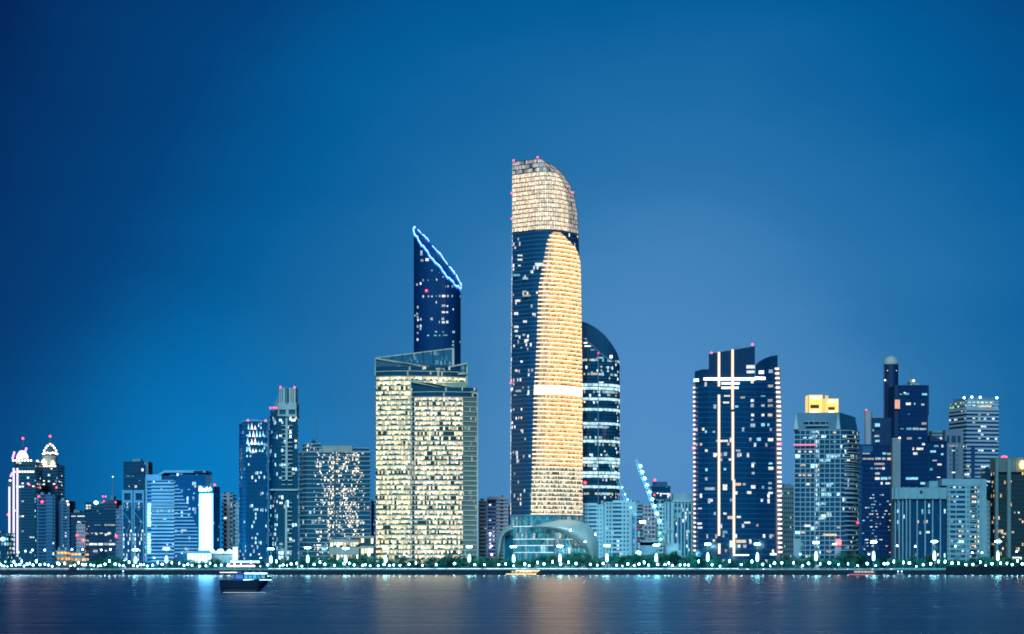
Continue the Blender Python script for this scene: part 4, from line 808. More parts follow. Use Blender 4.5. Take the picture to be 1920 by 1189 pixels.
def white_block():
    Y = 1640.; wm = wall('white_block_render', (.60, .70, .74), .8)
    g = glass('white_block_windows', p=.05, cl=.3, st=1., a=(.75, .97, 1.), b=(.6, .95, 1.), base=(.02, .10, .16), mull=.06, cw=2.4)
    r = thing('apartment_block', 'long white apartment block with dark ribbon windows beside the gold tower', 'apartments', base(1137, Y))
    def face(a, b, py, n, dep, spans, d0=0):
        ft = [(X(a, Y), Y+d0), (X(b, Y), Y+d0), (X(b, Y), Y+dep), (X(a, Y), Y+dep)]
        storeys(r, ft, G0, Z(py, Y), n, wm, [(0, (p-a)/(b-a), (q-a)/(b-a), g) for p, q in spans]+[(3, .1, .9, g)], sill=.52, ins=.5, piers=(), spans=True)
        # solid panels between the window spans
        xs = [a]+[v for s in spans for v in s]+[b]
        for p, q in zip(xs[::2], xs[1::2]):
            if q-p > .3: blockpart(r, p, q, py-.5, 1064, Y, d0-.08, d0+.75, wm, 'facade_panel')
    face(1080, 1131.5, 947, 16, 18, [(1094, 1097), (1098.5, 1101.5), (1103, 1119), (1120.5, 1123), (1126, 1128.5)])
    face(1133.5, 1182, 942, 16, 20, [(1137, 1140.5), (1142.5, 1146), (1148.5, 1166), (1169, 1172.5), (1176, 1179.5)])
    blockpart(r, 1082, 1120, 943, 947, Y, 4, 14, wm); blockpart(r, 1128, 1132, 938, 947, Y, 6, 16, PINKW); blockpart(r, 1150, 1178, 938, 942, Y, 4, 14, wm)
    blockpart(r, 1131.4, 1133.6, 948, 1064, Y, 1.5, 8, wall('joint_grey', (.3, .4, .45), .8), 'recess')
    r2 = simple('pale block with an arched blue glass strip beside the long white block', 1182, 1192, 942, 1642, 18, 18, wm, gdk, sill=.1, ins=.5, glist=[(0, .25, .9, glass('arched_strip', p=.05, st=.8, a=CC, b=CC, base=(.01, .14, .34), mull=.1))])
    blockpart(r2, 1182, 1185, 936, 1064, 1642, -.2, 2, wm, 'edge_wall'); blockpart(r2, 1191, 1193.2, 945, 1064, 1642, -.2, 2, wm, 'edge_wall'); blockpart(r2, 1184.8, 1191.2, 942, 962, 1642, -.15, 2, wm, 'parapet')
white_block()

def middle_cluster():
    Y = 1660.
    simple('mid grey block behind the pink flats, next to the arched strip block', 1193, 1210, 946, 1720, 18, 18, wall('mid_grey', (.30, .36, .42), .8), gdk, sill=.5)
    r = simple('pink flats with rows of balconies behind the bright floodlight', 1205, 1231, 947, Y, 18, 15, PINKW, glass('pink_flat_windows', p=.22, cl=.3, st=1.1, a=(1., .85, .8), b=(.9, .9, 1.), c=(1., .7, .6), base=(.10, .09, .12), mull=.3, cw=2.4), sill=.42, piers=4, ins=.9, name='flats')
    r = simple('plain blank pale box below the pink flats', 1200, 1233, 1014, 1620, 16, 2, wall('blank_pale', (.40, .52, .58), .85), gdk, glist=[], sill=.9, name='building')
    r = simple('white block washed with green light below the crane jib', 1232, 1246, 945, 1655, 18, 16, WHITEW, gres, sill=.45, piers=2, name='building')
    gl = emit('green_wash_lamp', (.1, 1., .45), 9, sample=True); dots(r, [(1237, 1000), (1239, 1011), (1236, 1021)], 1640, 1.0, gl, 'green_lamp')
    r = simple('pale block with dark upright window slots beside the arched block', 1246, 1263, 942, 1650, 18, 10, wall('slot_pale', (.50, .58, .62), .8), gdk, sill=.05, glist=[(0, .15, .3, gdk), (0, .55, .72, gdk)], name='building')
    for a, b in ((1246, 1248.6), (1251, 1255.3), (1258.2, 1263)): blockpart(r, a, b, 942.5, 1064, 1650, -.1, .8, MATS['slot_pale'], 'facade_panel')
    r = thing('arched_block', 'pale block with tall arched window bays beside the dark tower with light bars', 'building', base(1282, Y)); wm = wall('arched_pale', (.52, .58, .60), .8)
    g = glass('arched_bay_glazing', p=.12, cl=.4, st=1., a=(.8, 1., 1.), b=(.5, .9, 1.), base=(.02, .13, .22), mull=.06, cw=2.)
    blockpart(r, 1263, 1303, 941, 1064, Y, 1.2, 20, wm, 'wall'); blockpart(r, 1263, 1298, 925, 941, Y, 4, 16, wall('arched_top', (.42, .42, .44), .8), 'roof_block'); blockpart(r, 1261, 1303, 936.5, 941.5, Y, .2, 21, wm, 'cornice')
    for k, px in enumerate((1265, 1272, 1278.5, 1285, 1291.5)):
        w = 4.2
        spans = ((946, 951, 1), (957, 961, 1), (972, 1042, 10)) if k < 2 else ((946, 1042, 14),)
        for (a, b, nn) in spans:
            m = MB(); x0, x1 = X(px, Y), X(px+w, Y); zb, zt = Z(b, Y), Z(a, Y); rr = (x1-x0)/2; y = Y+1.05
            for q in range(nn):
                z0 = zb+(zt-zb)*q/nn; z1 = zb+(zt-zb)*(q+1)/nn; m.face([(x0, y, z0), (x1, y, z0), (x1, y, z1), (x0, y, z1)], [(px, q), (px+1.9, q), (px+1.9, q+.99), (px, q+.99)])
            m.face([(x0+rr-rr*math.cos(t*math.pi/8), y, zt+rr*math.sin(t*math.pi/8)) for t in range(9)][::-1], [(px+.5, 20.5)]*9)
            m.build('arched_window', g, r)
    for px in (1263.2, 1270, 1276.6, 1283.2, 1289.8, 1296.5): blockpart(r, px-.2, px+1.6, 941.6, 1064, Y, .3, 1.4, wm, 'pilaster')
    for k in range(11): blockpart(r, 1297.5, 1303, 950+k*9, 953+k*9, Y, -.6, 1.3, wm, 'balcony_ledge')
    blockpart(r, 1248, 1272, 1019, 1064, 1600, 0, 12, WHITEW, 'annex'); blockpart(r, 1252, 1278, 1032, 1064, 1596, 0, 10, WHITEW, 'annex')
    r = simple('far hazy dark block with a few lit lines behind the crane jib', 1222, 1258, 912, 2100, 25, 12, wall('far_hazy', (.05, .13, .24), .8), gdk, sill=.2, name='building')
    blockpart(r, 1226, 1252, 903, 912, 2100, 4, 20, MATS['far_hazy']); lit_windows(r, [(1237, 924, 5, 1.4, 'c'), (1246, 926, 16, 1.4, 'B'), (1233, 925, 3, 2, 'B'), (1250, 914, 2, 1.6, 'c'), (1238, 938, 14, 1.6, 'c'), (1251, 937, 6, 1.6, 'c')], 2099.6); warning(r, 1228, 900, 2100, 1.8); warning(r, 1227, 928, 2099, 1.3)
    r = simple('pale flats with small square windows between the light bar tower and golden crowned tower', 1467, 1490, 914, 1680, 18, 17, wall('pale_flats', (.40, .46, .50), .8), glass('small_square_windows', p=.15, cl=.2, st=.9, a=(.6, .95, 1.), b=(.5, .9, .95), base=(.03, .10, .14), mull=.45, cw=2.6), sill=.5, piers=6, name='flats')
    blockpart(r, 1472, 1489, 909, 914, 1680, 4, 14, MATS['pale_flats'])
middle_cluster()

def crown_tower():
    Y = 1590.; root = r = thing('office_tower', 'grid fronted tower with rounded corner and a golden lit open crown', 'tower', base(1550, Y))
    wm = wall('crown_tower_frame', (.46, .42, .46), .6); k = dict(base=(.012, .07, .13), ior=1.8)
    g = glass('crown_tower_glazing', p=.10, cl=.4, fv=.25, st=1., a=(.45, .9, 1.), b=(.6, .95, 1.), c=(1., .8, .45), mull=.1, cw=4.2, blind=.55, **k)
    gl = glass('crown_tower_lit_column', p=.8, cl=.4, st=.8, a=(.5, .95, 1.), b=(.75, .97, 1.), c=CG, mull=.3, cw=1.4, blind=.6, **k)
    gr = glass('crown_tower_curve', p=.10, cl=.5, st=.8, a=(.7, .95, 1.), b=(.45, .85, 1.), c=(1., .9, .7), mull=.2, cw=1.8, blind=.6, **k)
    ft = hull_px([(1488.5, 2), (1576, 0), (1590, 2), (1600, 6), (1607, 12), (1611, 20), (1612, 36), (1488.5, 36)], Y)
    storeys(r, ft, G0, Z(807, Y), 29, wm, [(0, 0, .45, g), (0, .45, .54, gl), (0, .54, 1, g)]+[(i, 0, 1, gr) for i in range(1, 6)], sill=.2, ins=.8, piers=[(0, t) for t in (0.01, .14, .25, .35, .445, .545, .66, .77, .88, .995)], pw=.55)
    for q in range(22):                                     # wrapped balcony slabs of the curved side
        py = 822+q*8.6; f2 = hull_px([(1583, .2), (1592, 1.2), (1602, 5), (1609, 11), (1613.5, 20), (1613.5, 22), (1583, 22)], Y); MB().prism(f2, Z(py+.9, Y), Z(py-.9, Y)).build('balcony_slab', wm, r)
    nv = wall('mansard_navy', (.014, .075, .15), .4, spec=.6); z0, z1 = Z(806.3, Y), Z(772.5, Y)
    b, t = hull_px([(1490, 2), (1576, .4), (1606, 12), (1609, 36), (1490, 36)], Y), hull_px([(1493, 8), (1574, 7), (1604, 16), (1604, 34), (1493, 34)], Y); zt = [z1, Z(772, Y), Z(779.5, Y), Z(779.5, Y), z1]
    m = MB()
    for i in range(5): j = (i+1) % 5; m.face([(*b[i], z0), (*b[j], z0), (*t[j], zt[j]), (*t[i], zt[i])])
    m.face([(*t[i], zt[i]) for i in range(5)]); m.build('mansard_roof', nv, r)
    pb = wall('corner_fin_beige', (.52, .48, .48), .7)
    for a, bb, tx in ((1488, 1497, 1493), (1567.5, 1575.5, 1571)):
        q = [(X(a, Y), Y-.6, Z(805, Y)), (X(bb, Y), Y-.6, Z(805, Y)), (X(tx, Y+6), Y+6, Z(772.5, Y)), (X(a, Y), Y+5, Z(805, Y)), (X(bb, Y), Y+5, Z(805, Y))]
        m = MB(); m.face([q[0], q[1], q[2]]); m.face([q[0], q[2], q[3]]); m.face([q[1], q[4], q[2]]); m.face([q[3], q[2], q[4]]); m.build('corner_fin', pb, r)
    for a, bb, y0, y1, d in ((1508, 1554, 789.5, 790.7, 3), (1511, 1554, 797, 799, 1.5), (1526, 1527.5, 773, 792, 6)): blockpart(r, a, bb, y0, y1, Y, d-1.5, d+.8, wm, 'roof_rail')
    for px in (1517, 1527, 1538, 1549): blockpart(r, px-.5, px+.5, 790, 799, Y, 1.2, 2.2, wm, 'roof_rail_post')
    # golden open box frames lit from within
    gold = emit('gold_lit_panel', (1., .56, .09), 1.1, noise=.2, nscale=.15); hot = emit('gold_lit_soffit', (1., .76, .32), 2.6, sample=True); go = emit('gold_lit_frame', (1., .55, .10), 1.25, sample=False); br = wall('crown_beam_brown', (.10, .04, .03), .7)
    def goldbox(a, bb, y0, y1, d0, d1):
        w = 3.0
        f = MB()
        for p, q, u, v, e in ((a, a+w, y0, y1, 0), (bb-w, bb, y0, y1, 0), (a+w, bb-w, y0, y0+2.6, .1)): f.box(X(p, Y), X(q, Y), Y+d0+e, Y+d1, Z(v, Y), Z(u, Y))
        r = f.build('crown_frame', go, root)
        blockpart(r, a+w, bb-w, y0+2.4, y0+6, Y, d0+2, d1-.2, hot, 'crown_soffit'); blockpart(r, a+w, bb-w, y0+6, y1, Y, d1-3, d1-.3, gold, 'crown_back_panel')
        blockpart(r, a+w+3, bb-w-3, y0+(y1-y0)*.52, y0+(y1-y0)*.70, Y, d0+4, d0+6, br, 'crown_beam'); blockpart(r, a+w+4, bb-w-4, y1-7, y1, Y, d0+5, d0+9, hot, 'crown_floodlight')
        for px in (a, bb-.6): blockpart(r, px-.1, px+.7, y0-.3, y1, Y, d0-.3, d0+.3, wall('crown_trim', (.35, .12, .03), .5), 'crown_trim')
    goldbox(1519, 1547, 738.5, 773, 10, 26); goldbox(1550, 1578, 745, 774, 13, 28)
    MB().prism(hull_px([(1547.1, 10.5), (1553, 14), (1553, 25), (1547.1, 25)], Y), Z(773, Y), Z(739, Y)).build('crown_back_panel', gold, r)
    lit_windows(r, [(1509, 821, 7, 4, 'c'), (1520, 821, 7, 4, 'c'), (1499, 847, 5, 4), (1510, 847, 5, 4), (1520, 847, 6, 4), (1540, 863, 6, 5, 'c'), (1553, 863, 8, 6, 'c'), (1565, 828, 6, 3, 'c'), (1500, 891, 5, 4, 'm'), (1508, 891, 5, 4, 'm'), (1518, 891, 7, 4, 'm'), (1546, 907, 12, 4, 'c'), (1560, 907, 6, 4, 'c'), (1544, 967, 9, 6), (1555, 967, 9, 6), (1514, 986, 12, 5, 'w'), (1556, 1003, 26, 5, 'm'), (1565, 811, 6, 4, 'm'), (1591, 863, 6, 4)], Y+.3)
    MB().box(X(1488, Y), X(1530, Y), Y-.9, Y-.5, Z(835.5, Y), Z(833, Y)).build('red_light_strip', emit('red_strip', (1., .12, .18), 1.2), r); warning(r, 1608, 980, Y+14, 1.6)
    blockpart(r, 1488, 1500, 1010, 1064, Y, -.9, 3, wm, 'base_pier'); blockpart(r, 1566, 1577, 1010, 1064, Y, -.9, 3, wm, 'base_pier')
    MB().box(X(1568, Y), X(1576, Y), Y-3, Y-1, Z(1022, Y), Z(1013, Y)).build('red_sign', emit('red_sign_glow', (1., .08, .08), 3.5, noise=.3), r); MB().box(X(1560, Y), X(1568, Y), Y-3, Y-1, Z(1022, Y), Z(1019, Y)).build('white_sign', W_BRIGHT, r)
crown_tower()

def dark_complex():
    nv = wall('complex_navy', (.008, .03, .10), .45, spec=.5); gn = glass('complex_glazing', p=.0, cl=.0, fv=0, st=0, base=(.007, .03, .10), mull=.05, ior=1.5)
    Y = 1620.; r = simple('dark navy office block with scattered warm and white lit windows', 1616, 1674, 834, Y, 30, 26, nv, gn, sill=.15, ins=.3, name='office_block', cat='office building')
    blockpart(r, 1636, 1672, 783, 834, Y, 3, 28, nv, 'upper_block'); MB().tube((X(1628, Y+8), Y+8, Z(834, Y)), (X(1628, Y+8), Y+8, Z(769, Y)), 3.2, 14).build('round_shaft', wall('shaft_grey', (.55, .36, .38), .7), r)
    blockpart(r, 1616.5, 1636, 836, 848, Y, -.5, .2, wall('complex_panel', (.03, .12, .24), .6), 'top_panel'); warning(r, 1624, 768.5, Y+5, .8)
    zl = [(155, 647, 40, 34, 'c'), (150, 738, 40, 18), (155, 778, 36, 20, 'c'), (62, 882, 60, 13), (212, 882, 28, 20, 'c'), (252, 885, 34, 20), (78, 926, 96, 16, 'm'), (160, 924, 46, 22), (208, 924, 28, 22), (252, 926, 34, 24, 'm'), (172, 968, 84, 20, 'm'), (160, 1005, 60, 12), (205, 1005, 20, 24), (155, 1047, 40, 22), (155, 1088, 40, 24), (210, 1088, 52, 26, 'c'), (255, 1085, 24, 24), (190, 1128, 14, 24), (240, 1128, 36, 18), (108, 1005, 20, 14, 'c'), (120, 690, 14, 20, 'c')]
    lit_windows(r, zl, Y-.2, 4.4, 1610, 650)
    rr = random.Random(5); lit_windows(r, [(1618+rr.random()*52, 928+int(rr.random()*19)*6, 2+rr.random()*2.5, 2.2, rr.choice('ccwwm')) for _ in range(60)], Y-.2)
    Y = 1680.; r = thing('minaret_tower', 'slender round navy tower with a pale dome, tallest of the dark group', 'tower', base(1670, Y)); c = (X(1670.5, Y), Y, G0); s = S(1, Y)
    MB().lathe(c, [(13.8*s, 0), (13.6*s, Z(683, Y)-G0)], 24).build('shaft', nv, r, True)
    MB().lathe((c[0], c[1], Z(683, Y)), [(13.9*s, -.4), (13.9*s, 2*s), (13.2*s, 5*s), (11*s, 10*s), (7*s, 13.5*s), (2.5*s, 15.2*s), (.1, 15.8*s)], 24).build('dome', wall('pale_dome', (.75, .48, .42), .6), r, True)
    MB().tube((c[0], c[1], Z(668.5, Y)), (c[0], c[1], Z(664.5, Y)), .6, 6, .2).build('finial', STEEL, r)
    lit_windows(r, [(1664, 695, 1.6, 2), (1673, 695, 1.6, 2), (1681, 695, 1.6, 2)], Y-12*s); dots(r, [(1659.5, 713)], Y-5, .7, SPARK, 'wall_lamp')
    MB().box(X(1657.2, Y), X(1658.4, Y), Y-2, Y, Z(900, Y), Z(686, Y)).build('edge_strip', wall('edge_strip', (.30, .26, .32), .6), r)
    Y = 1640.; r = simple('navy slab tower with an antenna dome on its roof, beside the slender round tower', 1686, 1740.5, 723, Y, 32, 38, nv, gn, sill=.12, ins=.3, name='office_tower', cat='tower')
    blockpart(r, 1678, 1686, 722, 1064, Y, 2, 28, nv, 'side_wing'); blockpart(r, 1738, 1741.6, 723, 778, Y, -.4, 30, nv, 'top_corner')
    c = (X(1708, Y+8), Y+8, Z(723, Y)); s = S(1, Y); MB().lathe(c, [(5*s, 0), (5*s, 5*s), (6.5*s, 6*s), (7*s, 9*s), (5*s, 13*s), (.1, 15*s)], 14).build('roof_dome', wall('roof_dome', (.30, .27, .3), .6), r, True); mast(r, 1708.5, 710, 690, Y+8, .5)
    dots(r, [(1713, 714)], Y+2, 1.0, SPARK, 'roof_lamp')
    zl = [(320, 475, 42, 90, 'o'), (350, 393, 24, 12, 'c'), (395, 390, 40, 20, 'c'), (548, 393, 50, 20, 'c'), (410, 472, 40, 24), (462, 472, 8, 18, 'c'), (530, 478, 26, 20), (540, 635, 40, 22, 'm'), (358, 678, 26, 10, 'c'), (415, 678, 44, 22, 'c'), (470, 678, 50, 22), (530, 680, 56, 18), (418, 757, 40, 22, 'm'), (504, 755, 26, 12, 'c'), (535, 805, 24, 20), (450, 843, 12, 26), (505, 843, 56, 22), (468, 882, 36, 24), (440, 1088, 100, 24, 'c'), (530, 1128, 40, 24, 'c'), (413, 558, 10, 8, 'c'), (380, 380, 16, 8, 'B')]
    lit_windows(r, zl, Y-.2, 4.4, 1610, 650)
    r = thing('lift_shaft', 'plain windowless grey shaft standing before the navy slab tower', 'tower', base(1681, 1612)); blockpart(r, 1673.5, 1688.5, 823, 1064, 1612, 0, 14, wall('plain_grey_shaft', (.32, .27, .28), .8), 'wall'); blockpart(r, 1673, 1689, 821.5, 823.3, 1612, -.3, 14.3, wall('shaft_cap', (.4, .42, .45), .8), 'coping')
    dots(r, [(1687, 821)], 1611, .8, SPARK, 'roof_lamp')
    Y = 1650.; r = simple('low navy block with a slanted roof and teal lit windows beside the navy slab tower', 1744, 1776, 829, Y, 22, 20, nv, gn, sill=.15, ins=.3, name='office_block', cat='office building')
    MB().prism(rect(1743.5, 1776, Y, 20), Z(829.3, Y), [Z(816, Y), Z(828, Y), Z(828, Y), Z(816, Y)]).build('slanted_roof', nv, r)
    lit_windows(r, [(640, 820, 36, 18, 'c'), (615, 865, 46, 20, 'c'), (690, 820, 14, 24), (628, 940, 34, 14), (668, 972, 34, 18), (600, 1012, 24, 24, 'c'), (690, 888, 20, 20, 'c')], Y-.2, 4.4, 1610, 650)
    lit_windows(r, [(1760, 895, 6, 1.6, 'B')], Y-.2)
dark_complex()

def right_group():
    Y = 1700.; gv = wall('grey_stone_tower', (.25, .22, .27), .8)
    r = thing('office_tower', 'grey tower with dark square openings below its roof, between navy block and striped tower', 'tower', base(1789, Y))
    blockpart(r, 1772, 1806, 806, 1064, Y, 0, 22, gv, 'wall'); blockpart(r, 1752, 1772, 806, 1064, Y, 10, 24, wall('grey_low', (.3, .28, .3), .8), 'side_wing')
    for a, b in ((1775, 1780), (1784, 1792), (1795, 1801)): blockpart(r, a, b, 817, 830, Y, -.12, 1, DARKM, 'roof_opening')
    blockpart(r, 1786.5, 1791, 838, 900, Y, -.1, 1, wall('slot_navy', (.012, .05, .13), .4), 'window_slot')
    for k in range(5): blockpart(r, 1781, 1783.6, 844+k*8.6, 847+k*8.6, Y, -.1, 1, DARKM, 'window'); blockpart(r, 1793.5, 1796, 844+k*8.6, 847+k*8.6, Y, -.1, 1, DARKM, 'window')
    lit_windows(r, [(1781.5, 836, 3, 3, 'm'), (1787, 836, 6, 3, 'm'), (1794, 836, 3, 3, 'm'), (1787.5, 845, 6, 2), (1788, 886, 6, 2.4, 'B'), (1764, 822, 3, 5, 'w')], Y-.15)
    for k in range(2): blockpart(r, 1752, 1772, 810+k*6, 811.5+k*6, Y, 9.6, 11, DARKM, 'ledge')
    Y = 1720.; st = wall('striped_white', (.55, .46, .52), .7); g = glass('striped_glazing', p=.13, cl=.45, fv=.25, st=1., a=(.8, .95, 1.), b=(.4, .85, 1.), c=(1., .9, .5), base=(.01, .06, .14), mull=.12, cw=2.6, blind=.5)
    gt = glass('striped_top_lights', p=.75, cl=.5, st=1.1, a=(.3, 1., .5), b=(1., .95, .3), c=(.5, 1., .95), base=(.2, .22, .25), mull=.35, cw=4.)
    r = thing('office_tower', 'white striped tower with green and yellow lit top floor', 'tower', base(1825, Y)); ft = hull_px([(1778, 26), (1812, 0), (1872.5, 5), (1872.5, 34), (1790, 40)], Y)
    storeys(r, ft, G0, Z(768, Y), 40, st, [(0, 0, 1, g), (1, 0, 1, g), (4, 0, 1, g)], sill=.48, ins=.7)
    storeys(r, ft, Z(768, Y)+.5, Z(752, Y), 2, st, [(0, 0, 1, gt), (1, .05, .85, gt)], sill=.55, ins=.5, first=60, wname='top_wall')
    MB().prism(inset(ft, 4), Z(752, Y), Z(744.5, Y)).build('roof_block', wall('striped_roof', (.2, .24, .3), .7), r)
    blockpart(r, 1821, 1827.5, 838, 900, Y, -.6, 2, wall('slot_navy2', (.012, .06, .15), .4), 'window_slot')
    dots(r, [(1822, 744.5), (1838, 745), (1808, 746), (1869, 746)], Y, 1.0, MATS['lantern_white'], 'roof_lamp')
    lit_windows(r, [(1852, 762, 14, 4, 'm'), (1838, 762, 6, 4, 'm')], Y+2.5)
    # white crowned, pillared block
    Y = 1580.; wm = wall('pillar_white', (.34, .40, .44), .8); nv = wall('pillar_navy', (.005, .03, .09), .4, spec=.6); g = glass('pillar_block_glazing', p=.05, cl=.35, st=.8, a=(.45, .9, 1.), b=(.6, .95, 1.), base=(.008, .05, .12), mull=.3, cw=1.8)
    r = thing('pillared_block', 'navy glass block behind slim white pillars under a ribbed white crown', 'office building', base(1724, Y))
    ft = hull_px([(1676, 10), (1681, 6), (1688, 3), (1696, 1.5), (1706, .8), (1774, .8), (1774, 24), (1676, 24)], Y)
    storeys(r, ft, G0, Z(934, Y), 13, nv, [(i, 0, 1, g) for i in range(6)], sill=.1, ins=.3)
    m = MB(); cr = hull_px([(1673, 9), (1680, 4), (1688, 1), (1696, -.6), (1706, -1.4), (1775, -1.4), (1775, 26), (1673, 26)], Y); m.prism(cr, Z(935.5, Y), Z(914.5, Y)); m.build('crown_band', wm, r)
    for px, d in ((1674, 7), (1680, 4), (1687, 1.2), (1694, -.4), (1704, -1.4), (1719, -1.5), (1734, -1.5), (1747, -1.5), (1761, -1.5)):
        MB().tube((X(px, Y+d), Y+d, Z(935.3, Y)), (X(px, Y+d), Y+d, Z(913.5, Y)), .9, 8).build('crown_rib', wm, r)
    for px, d in ((1678.5, 7), (1686, 3.2), (1692.5, 1.4), (1699.5, .4), (1706, -.3), (1719.5, -.3), (1734.5, -.3), (1748.5, -.3), (1763, -.3)):
        MB().box(X(px-1.1, Y+d), X(px+1.1, Y+d), Y+d-.5, Y+d+.6, G0, Z(935, Y)).build('pillar', wm, r)
    blockpart(r, 1724, 1729, 920, 926, Y, -1.6, -1.2, nv, 'crown_opening'); lit_windows(r, [(1740, 998, 6, 4, 'B')], Y+.6)
    blockpart(r, 1742, 1768, 902, 914, 1600, 0, 16, wall('roof_pale', (.28, .40, .46), .8), 'roof_block')
    # white apartment block
    Y = 1584.; g = glass('white_flats_windows', p=.20, cl=.4, st=1.1, a=(.6, .97, 1.), b=(.8, 1., 1.), c=(1., .75, .35), base=(.01, .08, .14), mull=.06, cw=2.2, blind=.5)
    gb = glass('balcony_windows', p=.35, cl=.5, fv=.4, st=1.2, a=(1., .75, .45), b=(.85, 1., 1.), c=(1., .5, .25), base=(.03, .07, .10), mull=.15, cw=2.4, blind=.5)
    r = thing('apartment_block', 'white apartment block with warm lit balconies beside the pillared block', 'apartments', base(1812, Y)); a, b = 1775.5, 1848
    sp = [(1776.5, 1778.6), (1781, 1792), (1793, 1810), (1814, 1816), (1819, 1831), (1833.5, 1837)]
    ft = rect(a, b, Y, 22); storeys(r, ft, G0, Z(911, Y), 17, wm, [(0, (p-a)/(b-a), (q-a)/(b-a), gb if p > 1818 else g) for p, q in sp], sill=.45, ins=.8, spans=True)
    xs = [a]+[v for s in sp for v in s]+[b]
    for p, q in zip(xs[::2], xs[1::2]): blockpart(r, p, q, 910.5, 1064, Y, -.07, 1, wm, 'facade_panel')
    blockpart(r, 1766, 1848, 898, 910.4, Y, -.3, 20, wm, 'roof_block'); blockpart(r, 1840, 1849, 903, 1064, Y, -1, 3, wm, 'stair_tower')
    for k in range(16): blockpart(r, 1818.5, 1832, 917+k*8.6, 918.6+k*8.6, Y, -1.4, .6, wm, 'balcony_slab')
    simple('narrow pale flats with tiny square windows beside the brown pillared building', 1848.5, 1857, 940, 1600, 16, 15, wall('narrow_pale', (.44, .48, .52), .8), MATS['small_square_windows'], sill=.5, piers=3, name='flats')
    r = simple('slim dark block showing green lit windows above the narrow pale flats', 1846, 1860, 880, 1640, 16, 20, NAVYW, gdk, sill=.3, name='building'); lit_windows(r, [(1855, 903, 7, 4, 'c'), (1850, 902, 4, 4, 'm'), (1845, 901, 4, 3), (1849, 910, 6, 3, 'c')], 1639.6)
    # brown pillared building at the edge
    Y = 1575.; br = wall('brown_dark', (.05, .05, .055), .6); pl = wall('brown_pillar', (.22, .24, .24), .7); g = glass('brown_glazing', p=.06, cl=.5, fv=.2, st=.9, a=(1., .62, .25), b=(1., .75, .4), c=(.8, .95, 1.), base=(.03, .04, .045), mull=.25, cw=1.6, blind=.6, ior=1.6)
    r = thing('office_tower', 'dark brown building with wide vertical pillars and a ribbed parapet lit yellow', 'office building', base(1905, Y)); ft = hull_px([(1857, 16), (1870, 2), (1985, 2), (1985, 40), (1857, 40)], Y)
    storeys(r, ft, G0, Z(884, Y), 22, br, [(0, 0, 1, g), (1, 0, 1, g)], sill=.2, ins=.5)
    m = MB(); m.prism(hull_px([(1856, 15), (1869, 0), (1987, 0), (1987, 42), (1856, 42)], Y), Z(885, Y), Z(858, Y)); m.build('parapet', wall('parapet_brown', (.19, .18, .18), .7), r)
    for k in range(24): px = 1870+k*4.9; blockpart(r, px, px+1.1, 858.5, 884.5, Y, -.5, .3, wall('parapet_rib', (.24, .22, .21), .7), 'parapet_rib')
    for a, b in ((1866, 1871), (1888, 1894.5), (1960, 1966)): blockpart(r, a, b, 860, 1064, Y, -1.6, 3, pl, 'pillar')
    yl = emit('parapet_yellow_lamp', (1., .72, .08), 9, sample=True); MB().lathe((X(1917, Y-2.5), Y-2.5, Z(872, Y)), [(.01, -3.4), (1.5, -2.4), (1.7, 0), (1.5, 2.4), (.01, 3.4)], 10).build('parapet_lamp', yl, r)
    for q in ((1879, 857), (1883, 856), (1887, 857)): warning(r, *q, Y+3, 1.2)
    lit_windows(r, [(1879, 997, 4, 9, 'm'), (1884, 1001, 5, 4, 'm'), (1899, 998, 5, 5, 'm'), (1913, 974, 5, 3, 'm'), (1881, 1007, 3, 4, 'm')], Y+1.9)
    lit_windows(r, [(1907, 1048, 18, 9, 'B')], Y+1.9)
right_group()

# ------------------------------------------------------------------ tower cranes with lamps along the jib
LAMP = emit('crane_floodlight', (.10, .60, 1.), 34, sample=True)
def crane(label, p0, p1, lamps, mx, my, Y, n=18, mastcol=(.5, .1, .12), lr=1.2):
    r = thing('tower_crane', label, 'crane', base(mx, Y)); jm = wall('crane_jib', (.75, .78, .8), .5); mm = wall('crane_mast_'+str(int(mx)), mastcol, .6)
    A, B = Vector((X(p0[0], Y), Y, Z(p0[1], Y))), Vector((X(p1[0], Y), Y, Z(p1[1], Y))); m = MB(); w = 1.1; d = (B-A).normalized(); u = d.cross(Vector((0, 1, 0))).normalized()*w; v = Vector((0, w, 0))
    P = [[A.lerp(B, i/n)+o for o in (u-v, u+v, -u)] for i in range(n+1)]
    for i in range(n):
        for j in range(3): m.beam(P[i][j], P[i+1][j], .26); m.beam(P[i][j], P[i+1][(j+1) % 3], .2)
    jib = m.build('lattice_jib', jm, r)
    m = MB(); xm = X(mx, Y); zt = Z(my, Y); k = int((zt-G0)/3)
    for i in range(k):
        z0, z1 = G0+i*(zt-G0)/k, G0+(i+1)*(zt-G0)/k; C = [(xm-1, Y-1), (xm+1, Y-1), (xm+1, Y+1), (xm-1, Y+1)]
        for j in range(4): a, b = C[j], C[(j+1) % 4]; m.beam((*a, z0), (*a, z1), .2); m.beam((*a, z0), (*b, z1), .14)
    m.build('lattice_mast', mm, r)
    MB().box(xm-1.6, xm+1.6, Y-1.8, Y+1.6, zt, zt+2.8).build('cab', WHITEW, r); MB().beam((xm, Y, zt+1), B, .5).build('jib_foot', jm, r); MB().box(xm+2, xm+6.5, Y-1.2, Y+1.2, zt+.4, zt+2.6).build('counterweight', GREYW, r); MB().beam((xm, Y, zt+1.6), (xm+6.4, Y, zt+1.6), .5).build('counter_jib', jm, r)
    apex = Vector((xm+2.5, Y, zt+11)); MB().beam((xm+1, Y, zt+2), apex, .3).build('a_frame', jm, r); MB().tube(apex, A.lerp(B, .15), .1, 4).build('pendant_cable', STEEL, r)
    for px, py in lamps: MB().lathe((X(px, Y-1.6), Y-1.6, Z(py, Y)), [(.01, -lr), (lr, -.3*lr), (lr, .3*lr), (.01, lr)], 8).build('floodlight', LAMP, jib)
